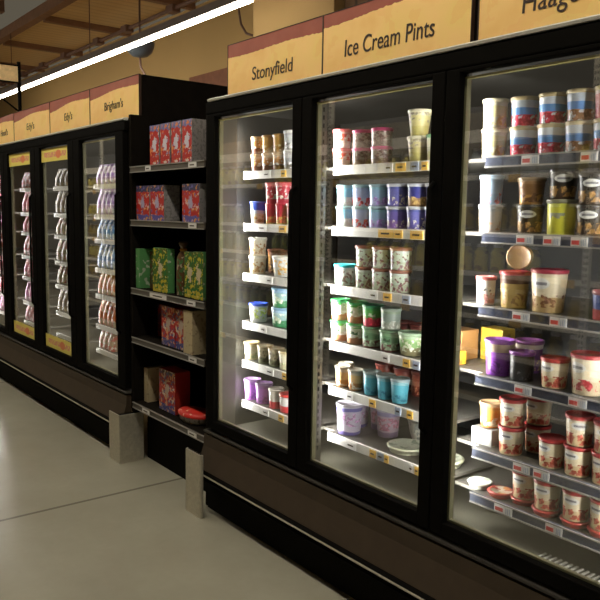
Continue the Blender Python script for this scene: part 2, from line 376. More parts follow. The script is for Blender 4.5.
DEPTH = .95
def freezer(name, x0, doors, label, banner_idx=(), canopy_x=None, PY=.106, lamp=None):
    lamp = lamp or M['led']
    """doors: list of (glass_x0, glass_x1). x0..x1 overall."""
    X0, X1 = x0
    R = empty(name, ((X0 + X1) / 2, .45, 0), label, 'freezer'); ox = -(X0 + X1) / 2; oy = -.45
    class P: pass
    def put(nm, bm, mat, parent=R):
        bmesh.ops.translate(bm, verts=bm.verts, vec=(ox, oy, 0) if parent is R else (ox, oy, 0))
        return obj(nm, bm, mat, parent)
    # outer shell: sides, back, top, canopy box behind the signs
    bm = bmesh.new()
    box(bm, X0, X0 + .03, .03, DEPTH, .3, 2.05); box(bm, X1 - .03, X1, .03, DEPTH, .3, 2.05)
    box(bm, X0, X1, DEPTH - .04, DEPTH, .3, 2.05); box(bm, X0, X1, .03, DEPTH, 2.045, 2.06)
    box(bm, X0, X1, .03, DEPTH, .30, .36)
    put('shell', bm, M['charcoal'])
    bm = bmesh.new(); box(bm, canopy_x[0], canopy_x[1], .10, DEPTH, 2.062, 2.336)
    put('canopy', bm, M['charcoal'])
    # liner
    bm = bmesh.new()
    box(bm, X0 + .031, X1 - .031, .03, .80, .40, .425)
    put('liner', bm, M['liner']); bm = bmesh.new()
    box(bm, X0 + .031, X0 + .04, .03, .80, .425, 2.02); put('side_liner', bm, M['linershaded'])
    put('side_liner', BX(X1 - .04, X1 - .031, .03, .80, .425, 2.02), M['linershaded'])
    put('top_liner', BX(X0 + .031, X1 - .031, .03, .80, 2.02, 2.04), M['linershaded'])
    put('back_liner', BX(X0 + .055, X1 - .055, .80, .82, .40, 2.04), M['linershaded'])
    # top rail and silver trim
    bm = bmesh.new(); box(bm, X0, X1, -.025, .03, 2.00, 2.058, bev=.006)
    put('top_rail', bm, M['black'])
    bm = bmesh.new(); prism(bm, [(-.03, 2.060), (-.034, 2.068), (-.02, 2.075), (.0, 2.076), (.0, 2.060)], X0 + .03, X1)
    put('silver_trim', bm, M['chrome'])
    # base: sill, sloped panel, bumper rail, kick plate
    bm = bmesh.new(); prism(bm, [(-.034, .412), (-.034, .420), (.03, .430), (.03, .412)], X0, X1); put('sill', bm, M['sill'])
    bm = bmesh.new(); prism(bm, [(-.03, .40), (-.034, .34), (-.05, .29), (-.07, .235), (-.072, .225), (.0, .225), (.0, .40)], X0, X1)
    put('base_panel', bm, M['base'])
    bm = bmesh.new(); prism(bm, [(-.075, .195), (-.09, .205), (-.09, .222), (-.075, .232), (-.01, .222), (-.01, .195)], X0, X1); put('bumper_rail', bm, M['black'])
    bm = bmesh.new(); prism(bm, [(-.0905, .212), (-.094, .217), (-.0905, .222)], X0, X1); put('rail_trim', bm, M['steel'])
    bm = bmesh.new(); prism(bm, [(-.06, .165), (-.07, .18), (-.06, .194), (.0, .194), (.0, .165)], X0, X1); put('lower_lip', bm, M['black'])
    bm = bmesh.new(); box(bm, X0, X1, -.008, .04, .0, .164); put('kick_plate', bm, M['kick'])
    # doors
    n = len(doors)
    for i, (a, b) in enumerate(doors):
        fl = X0 + .02 if i == 0 else (doors[i - 1][1] + a) / 2 + .003
        fr = X1 - .02 if i == n - 1 else (b + doors[i + 1][0]) / 2 - .003
        bm = bmesh.new()
        g0, g1 = .485, 1.985
        box(bm, fl, a, -.028, .012, .437, 1.998, bev=.004); box(bm, b, fr, -.028, .012, .437, 1.998, bev=.004)
        box(bm, a, b, -.028, .012, .437, g0, bev=.003); box(bm, a, b, -.028, .012, g1, 1.998, bev=.003)
        d = put('door', bm, M['black'])
        put('glass_pane', BX(a - .002, b + .002, -.008, -.003, g0 - .002, g1 + .002), M['glass'], d)
        bm = bmesh.new()
        t = .009
        box(bm, a, b, .0, .014, g0, g0 + .008)
        box(bm, a, a + t, .0, .02, g0 + .008, g1 - .016); box(bm, b - t, b, .0, .02, g0 + .008, g1 - .016)
        put('gasket', bm, M['gasket'], d)
        put('top_gasket', BX(a, b, .0, .016, g1 - .017, g1 - .011), M['gaskettop'], d)
        hx = b + (fr - b) * .45
        bm = bmesh.new(); tubepath(bm, [(hx, -.028, .78), (hx, -.05, .80), (hx, -.052, 1.1), (hx, -.052, 1.4), (hx, -.05, 1.62), (hx, -.028, 1.64)], .008, 8)
        put('handle', bm, M['black'], d)
        if i in banner_idx:
            for zz in (1.925, .535):
                bm = BX(-(b - a) / 2 + .004, (b - a) / 2 - .004, -.001, .001, -.048, .048)
                q = obj('door_banner', bm, M['banner'], d, loc=(ox + (a + b) / 2, oy - .0105, zz))
    # mullion posts with LED lamps on their inner side
    posts = [(X0 + .041, doors[0][0] - .003)] + [(doors[i][1] + .003, doors[i + 1][0] - .06) for i in range(n - 1)] + [(doors[-1][1] + .003, X1 - .041)]
    for k, (a, b) in enumerate(posts):
        bm = bmesh.new(); box(bm, a, b, .022, PY, .43, 2.02)
        hole = M['kick']
        p = put('post', bm, M['post'])
        bm = bmesh.new()
        for q in range(46 if k else 0):
            z = .50 + q * .033
            box(bm, b, b + .0012, PY * .55, PY * .55 + .008, z, z + .018); box(bm, b, b + .0012, PY * .78, PY * .78 + .008, z, z + .018)
        if k: put('slots', bm, M['kick'], p)
        else: bm.free()
        v0 = PY + .0005; L = .034 if k in (0, n) else min(.03, (b - a) / 2 - .002)
        bm = bmesh.new()
        if k == 0: tri = [(b - L, v0), (b - L, v0 + L * .57), (b, v0)]
        elif k == n: tri = [(a, v0), (a + L, v0 + L * .57), (a + L, v0)]
        else: tri = [((a + b) / 2 - L, v0), ((a + b) / 2, v0 + L * .57), ((a + b) / 2 + L, v0)]
        lo = [bm.verts.new((q[0], q[1], .52)) for q in tri]; hi = [bm.verts.new((q[0], q[1], 1.96)) for q in tri]
        bm.faces.new(lo); bm.faces.new(hi)
        glow = (1,) if k in (0,) else ((0,) if k == n else (0, 1))
        for q in range(3):
            f = bm.faces.new((lo[q], lo[(q + 1) % 3], hi[(q + 1) % 3], hi[q])); f.material_index = 0 if q in glow else 1
        lo_hi = [f for f in bm.faces if len(f.verts) == 3]
        for f in lo_hi: f.material_index = 1
        put('lamp', bm, [lamp, M['post']], p)
    return R, ox, oy, put

# near freezer
DN = [(-3.09, -2.469), (-2.342, -1.703), (-1.588, -.948), (-.832, -.19)]
near, nox, noy, nput = freezer('freezer_case', (-3.175, -.06), DN, 'near glass-door freezer packed with ice cream tubs below the large header signs', (), (-3.13, -.06))
DF = [(-7.17, -6.61), (-6.40, -5.82), (-5.60, -5.025), (-4.815, -4.235)]
far, fox, foy, fput = freezer('freezer_case', (-8.0 + .72, -4.105), DF, 'far glass-door freezer with yellow banners on its panes beyond the shelving', (1, 2), (-8.0 + .72, -4.118), .046, M['led_far'])

ZS = [1.73, 1.475, 1.225, .98, .78, .57]
Z3 = [1.73, 1.475, 1.222, .98, .715, .55]
BAYX = {1: (-3.085, -2.475), 2: (-2.398, -1.715), 3: (-1.605, -.965), 4: (-.85, -.2)}
TG = {3: [[(-1.458, -1.395), (-1.249, -1.194)], [(-1.463, -1.399), (-1.362, -1.302), (-1.265, -1.209)], [(-1.463, -1.398), (-1.322, -1.263)], [(-1.44, -1.376), (-1.241, -1.179)], [(-1.43, -1.365), (-1.351, -1.293)], [(-1.497, -1.425), (-1.295, -1.235)]],
 2: [[(-2.087, -2.044), (-2.028, -1.975), (-1.949, -1.908), (-1.893, -1.864)], [(-2.112, -2.029), (-2.024, -1.981), (-1.939, -1.874)], [(-2.154, -2.108), (-2.074, -2.03), (-1.97, -1.929)], [(-2.07, -2.031), (-1.955, -1.919), (-1.903, -1.868)], [(-2.277, -2.239), (-2.137, -2.102), (-1.989, -1.957), (-1.925, -1.894)], [(-2.274, -2.211), (-2.126, -2.091), (-2.08, -2.045), (-2.04, -2.017), (-1.904, -1.883), (-1.873, -1.852)]],
 1: [[(-2.915, -2.857), (-2.77, -2.732)], [(-2.952, -2.885), (-2.78, -2.726)], [(-2.879, -2.83)], [(-2.925, -2.874)], [(-2.87, -2.811), (-2.739, -2.699)], [(-2.898, -2.847), (-2.764, -2.724)]], 4: [[], [], [], [], [], []]}
TK = {3: ['red'], 2: ['w', 'y', 'b', 'y'], 1: ['w', 'y'], 4: ['w']}
for b in (1, 2, 3, 4):
    for i in range(6):
        z = (Z3 if b >= 3 else ZS)[i]; x0, x1 = BAYX[b]
        tags = [((p + nox, q + nox), ('y' if (b == 2 and i == 1) else TK[b][j % len(TK[b])])) for j, (p, q) in enumerate(TG[b][i])]
        s = shelf(near, x0 + nox, x1 + nox, z, .15 + noy, .70 + noy, M['lipnavy'] if b >= 3 else M['lipwhite'], tags, edge=M['lipedge'] if b >= 3 else None, ex=.105 if b > 1 else .04)
# the vent grille at the front of the case floor
bm = bmesh.new()
for k in range(17):
    x = -1.31 + k * .019
    box(bm, x, x + .007, .11, .17, .4255, .430)
nput('air_grille', bm, M['vent'])

ZF = [1.853, 1.70, 1.50, 1.337, 1.139, .959, .75, .58]
BAYF = [(-7.165, -6.615), (-6.395, -5.88), (-5.595, -5.09), (-4.81, -4.25)]
for i, (a, b) in enumerate(BAYF):
    for j, z in enumerate(ZF[1:]):
        shelf(far, a + fox, b + fox, z, .078 + foy, .60 + foy, M['lipwhite'], [], lh=.03)

# ------------------------------------------------------------------ header signs
def header(x0, x1, y, z0, z1, b0, b1, wob, ph, label, text=None, tx=None, tz=None, cap=.06):
    w = x1 - x0; h = z1 - z0
    r = empty('header_sign', (x0, y, z0), label, 'sign')
    m = sign_mat('sign_print', w, h, b0, b1, wob, ph)
    obj('panel', BX(0, w, 0, .012, 0, h), m, r)
    bm = bmesh.new(); box(bm, -.004, -.0005, -.002, .014, 0, h); box(bm, w + .0005, w + .004, -.002, .014, 0, h)
    box(bm, -.004, w + .004, -.002, .014, h + .0003, h + .003)
    obj('edge_trim', bm, M['signedge'], r)
    if text:
        cu = bpy.data.curves.new('lettering', 'FONT'); cu.body = text; cu.size = 1; cu.extrude = .004
        t = bpy.data.objects.new('lettering', cu); C.objects.link(t)
        bpy.context.view_layer.update()
        me = bpy.data.meshes.new_from_object(t.evaluated_get(bpy.context.evaluated_depsgraph_get()))
        bpy.data.objects.remove(t); bpy.data.curves.remove(cu)
        xs = [v.co.x for v in me.vertices]; lo, hi = min(xs), max(xs)
        sc = cap / .729
        sx = (tx[1] - tx[0]) / (hi - lo)
        sh = .06
        for v in me.vertices:
            px, py, pz = v.co
            v.co = ((px - lo) * sx + py * sc * sh, -.0015 - pz * .2, py * sc)
        me.materials.clear(); me.materials.append(M['ink'])
        o = bpy.data.objects.new('lettering', me); C.objects.link(o); o.parent = r
        o.location = (tx[0] - x0, 0, tz - z0)
    return r
SY = .08
header(-3.136, -2.413, SY, 2.096, 2.336, .76, .74, .02, 3.4, 'cream header sign lettered Stonyfield, at the shelving end of near freezer', 'Stonyfield', (-2.925, -2.615), 2.146, .062)
header(-2.405, -1.640, SY, 2.092, 2.336, .80, .88, .02, 4.2, 'cream header sign lettered Ice Cream Pints on the near freezer', 'Ice Cream Pints', (-2.27, -1.80), 2.152, .068)
header(-1.607, -.84, SY, 2.088, 2.336, .86, .80, .02, 1.0, 'cream header sign whose lettering begins Haagen, on the near freezer', 'H\u00e4agen-Dazs', (-1.44, -1.02), 2.155, .07)
header(-.81, -.06, SY, 2.088, 2.336, .78, .80, .02, 1.0, 'blank cream header sign at the aisle end of near freezer')
header(-4.87, -4.125, SY, 2.096, 2.336, .72, .80, .03, 4.4, "cream header sign lettered Brigham's above the far freezer", "Brigham's", (-4.63, -4.35), 2.17, .055)
header(-5.652, -4.880, SY, 2.096, 2.336, .70, .82, .04, 4.4, "cream header sign lettered Edy's, next to the Brigham's sign", "Edy's", (-5.35, -5.20), 2.17, .055)
header(-6.535, -5.660, SY, 2.096, 2.336, .72, .82, .04, 4.4, "cream header sign lettered Edy's, farther one beneath the bracket sign", "Edy's", (-6.20, -6.02), 2.17, .055)
header(-7.28, -6.545, SY, 2.096, 2.336, .72, .80, .04, 4.4, "cream header sign at the cut-off far end of the far freezer", "Hood's", (-6.92, -6.72), 2.17, .055)

# ------------------------------------------------------------------ bollards
def bollard(x0, x1, y0, y1, h, label, ch):
    bm = bmesh.new()
    prof = [(x0, y1), (x0, y0 + ch), (x0 + ch, y0), (x1 - .006, y0), (x1, y0 + .006), (x1, y1)]
    a = [bm.verts.new((x, y, .0)) for x, y in prof]; b = [bm.verts.new((x, y, h)) for x, y in prof]
    bm.faces.new(a[::-1]); bm.faces.new(b)
    for i in range(len(prof)): bm.faces.new((a[i], a[(i + 1) % 6], b[(i + 1) % 6], b[i]))
    cx, cy = (x0 + x1) / 2, (y0 + y1) / 2
    bmesh.ops.translate(bm, verts=bm.verts, vec=(-cx, -cy, 0))
    o = obj('corner_guard', bm, M['steel'], loc=(cx, cy, 0)); tag(o, label, 'corner guard')
    bm = BX(x0 - cx + .012, x1 - cx - .008, y0 - cy + .012, y1 - cy - .005, h + .0002, h + .003); obj('top_cap', bm, M['charcoal'], o)
def guard_wrap():
    bm = bmesh.new(); cx, cy = -4.14, -.02
    box(bm, -4.20 - cx, -4.05 - cx, -.105 - cy, -.097 - cy, 0, .30, bev=.002)
    box(bm, -4.058 - cx, -4.05 - cx, -.0965 - cy, .055 - cy, 0, .30, bev=.002)
    o = obj('corner_guard', bm, M['steel'], loc=(cx, cy, 0)); tag(o, 'stainless steel corner guard wrapped round the foot of the far freezer', 'corner guard')
    obj('top_cap', BX(-4.10 - cx, -4.058 - cx, -.0965 - cy, .05 - cy, .29, .298), M['charcoal'], o)
guard_wrap()
bollard(-3.222, -3.068, -.118, -.098, .325, 'stainless steel corner guard at the foot of the near freezer', .012)

# ------------------------------------------------------------------ open shelving between the freezers
UX0, UX1 = -4.100, -3.180
U = empty('shelving_unit', ((UX0 + UX1) / 2, .3, 0), 'dark open shelving unit of cone cartons standing between the two freezers', 'shelving')
ux = -(UX0 + UX1) / 2; uy = -.3
def ub(nm, m, *a):
    bm = BX(*a); bmesh.ops.translate(bm, verts=bm.verts, vec=(ux, uy, 0)); return obj(nm, bm, m, U)
ub('side_panel', M['charcoal'], UX0 + .002, UX0 + .03, -.0, .62, 0.305, 2.09); ub('side_panel', M['charcoal'], UX1 - .03, UX1 - .002, .0, .62, .0, 2.05)
ub('back_panel', M['charcoal'], UX0 + .03, UX1 - .03, .56, .60, .0, 2.06)
ub('base', M['kick'], UX0 + .031, UX1 - .031, .09, .558, 0, .30)
ZC = [1.785, 1.475, 1.07, .772, .368]
CT = [[(-3.864, -3.80), (-3.37, -3.29)], [(-3.37, -3.29)], [(-3.82, -3.62), (-3.39, -3.3)], [(-3.37, -3.29)], [(-3.93, -3.84), (-3.38, -3.29)]]
for z, tg in zip(ZC, CT):
    shelf(U, UX0 + .032 + ux, UX1 - .032 + ux, z, 0 + uy, .55 + uy, M['lipcol'], [((p + ux, q + ux), 'w') for p, q in tg], lh=.034, edge=M['lipedge'])

# ------------------------------------------------------------------ cartons and packs on the shelving
SIDE = {}
def carton(x0, x1, y, z, h, d, front, side, label, name='carton', cat='carton', rotz=0, top=None, group=None):
    w = x1 - x0
    bm = bmesh.new(); box(bm, -w / 2, w / 2, 0, d, 0, h, bev=.0015)
    bm.normal_update()
    for f in bm.faces:
        f.material_index = 0 if f.normal.y < -.5 or (f.normal.z > .5 and top) else 1
    o = obj(name, bm, [front, side], loc=((x0 + x1) / 2, y, z + .0005), rot=(0, 0, rotz))
    # opening flap along the top edge
    return tag(o, label, cat, group)
red = (.50, .03, .025)
M['c_cone'] = print_mat('red_cone', red, [((.30, .30, .50), .63), ((.75, .25, .08), .62), ((.75, .65, .60), .66)], 42, bandtop=(.16, .17, .38), h=.235, blob=(.65, .62, .70))
M['c_red'] = print_mat('red_blue', red, [((.75, .32, .06), .61), ((.16, .14, .42), .63), ((.7, .45, .45), .66)], 38, bandtop=(.05, .05, .12), bandbot=(.12, .10, .35), h=.20, blob=(.42, .38, .55))
M['c_green'] = print_mat('green_yellow', (.06, .13, .02), [((.55, .45, .03), .55), ((.02, .16, .04), .54), ((.70, .60, .2), .66)], 40, bandtop=(.08, .12, .02), bandbot=(.55, .45, .05), h=.27, blob=(.60, .50, .32))
M['c_brown'] = print_mat('brown_green', (.10, .045, .015), [((.05, .13, .04), .55), ((.35, .28, .22), .62)], 40, h=.27)
M['c_deepred'] = print_mat('deep_red', (.22, .02, .015), [((.08, .05, .10), .52), ((.42, .12, .05), .62)], 34, h=.24)
M['c_redchar'] = print_mat('red_figures', (.42, .02, .02), [((.13, .10, .22), .56), ((.70, .32, .14), .60), ((.62, .52, .42), .65)], 38, bandtop=(.12, .06, .05), bandbot=(.07, .08, .28), h=.27, blob=(.45, .35, .28))
M['s_grey'] = print_mat('nutrition_side', (.34, .32, .31), [((.24, .22, .22), .55)], 60, h=.2)
M['s_red'] = plain('carton_side_red', (.40, .03, .02), .45)
M['s_green'] = print_mat('side_green', (.10, .30, .10), [((.45, .5, .38), .60)], 30, h=.27)
M['s_tan'] = print_mat('side_tan', (.50, .40, .24), [((.35, .26, .16), .62)], 50, h=.25)
M['s_orange'] = plain('carton_side_orange', (.65, .28, .03), .45)
M['s_dark'] = plain('carton_side_dark', (.05, .025, .02), .5)
c0 = [(-3.887, -3.775), (-3.758, -3.648), (-3.63, -3.525), (-3.508, -3.407)]
for k, (a, b) in enumerate(c0):
    carton(a, b, .03, ZC[0], .225, .16, M['c_cone'], M['s_grey'], 'red cone carton with blue top, ' + ORD[k] + ' of four fronting the highest dark shelf', group=None)
carton(-3.86, -3.62, .26, ZC[0], .24, .18, M['c_deepred'], M['s_red'], 'taller red carton behind the first two cone cartons on highest dark shelf')
carton(-3.60, -3.29, .26, ZC[0], .25, .18, M['s_orange'], M['s_red'], 'orange-red carton behind the last cone cartons on highest dark shelf')
carton(-4.07, -3.90, .03, ZC[1], .20, .10, M['c_red'], M['s_grey'], 'red and blue carton nearest the far freezer on second dark shelf')
carton(-3.885, -3.72, .03, ZC[1], .20, .10, M['c_red'], M['s_grey'], 'red and blue carton in the middle of second dark shelf')
carton(-3.51, -3.33, .03, ZC[1], .20, .10, M['c_red'], M['s_grey'], 'red and blue carton nearest the near freezer on second dark shelf')
carton(-4.064, -4.012, .02, ZC[2], .235, .16, M['s_green'], M['s_green'], 'slim pale green carton standing end-on at one end of third dark shelf')
carton(-4.00, -3.91, .08, ZC[2], .22, .12, M['c_brown'], M['s_dark'], 'dark brown and green carton beside the slim pale green one')
carton(-3.86, -3.68, .03, ZC[2], .25, .045, M['c_green'], M['s_green'], 'yellow-green carton left of the tall brown bag'.replace('left of', 'picturing a cone, on the far side of'))
carton(-3.505, -3.395, .04, ZC[2], .245, .10, M['c_green'], M['s_green'], 'yellow-green carton picturing a cone, just past the tall brown bag')
carton(-3.385, -3.29, .03, ZC[2], .25, .10, M['c_green'], M['s_green'], 'green carton at the near freezer end of third dark shelf')
# tall brown bag with a gathered top
bm = bmesh.new(); lathe(bm, [[(0, 0), (.048, 0)], [(.048, 0), (.052, .05), (.05, .15), (.045, .21), (.022, .245), (.016, .255)], [(.016, .255), (.035, .285), (.03, .295), (0, .27)]], 18, 1, .7)
o = obj('snack_bag', bm, M['c_brown'], loc=(-3.578, .075, ZC[2] + .0005)); tag(o, 'tall brown bag with gathered orange top among the green cartons', 'bag')
bm = bmesh.new(); lathe(bm, [[(.022, .243), (.026, .25), (.022, .257), (.018, .25), (.022, .243)]], 16, 1, .75); obj('tie', bm, M['s_orange'], o)
for k, (a, b) in enumerate([(-4.02, -3.90), (-3.89, -3.77)]):
    carton(a, b, .14, ZC[3], .20, .16, M['c_deepred'], M['s_red'], 'dark red carton set back, ' + ORD[k] + ' from far freezer on fourth dark shelf')
carton(-3.755, -3.60, .03, ZC[3], .225, .09, M['c_redchar'], M['s_red'], 'bright red carton with pale figures fronting the fourth dark shelf')
carton(-3.59, -3.47, .03, ZC[3], .22, .09, M['c_redchar'], M['s_red'], 'red carton beside the cream carton on fourth dark shelf')
carton(-3.455, -3.36, .005, ZC[3], .235, .14, M['s_tan'], M['s_tan'], 'cream and tan carton turned end-on on fourth dark shelf')
carton(-4.05, -4.0, .06, ZC[4], .21, .12, M['s_tan'], M['s_tan'], 'slim pale carton standing end-on on the lowest dark shelf')
carton(-3.98, -3.88, .16, ZC[4], .22, .12, M['c_deepred'], M['s_dark'], 'dark red carton set back on the lowest dark shelf')
carton(-3.85, -3.655, .06, ZC[4], .245, .10, M['c_redchar'], M['s_red'], 'big red carton with pale figures on the lowest dark shelf')
bm = bmesh.new(); lathe(bm, [[(0, 0), (.075, 0)], [(.075, 0), (.095, .015), (.1, .04)], [(.1, .04), (0, .04)]], 28, 1.2, .75)
M['s_clear'] = print_mat('ribbed_clear', (.42, .38, .33), [((.15, .12, .10), .56)], 45, h=.05)
o = obj('round_pack', bm, M['s_clear'], loc=(-3.49, .095, ZC[4] + .0005)); tag(o, 'round pack with bright red lid on the lowest dark shelf', 'pack')
M['redlid'] = print_mat('red_lid_print', (.62, .03, .02), [((.75, .45, .3), .66)], 30, h=.05)
bm = bmesh.new(); lathe(bm, [[(.104, .040), (.106, .052), (.09, .062), (0, .066)], [(.104, .040), (0, .0405)]], 28, 1.2, .75); obj('lid', bm, M['redlid'], o)

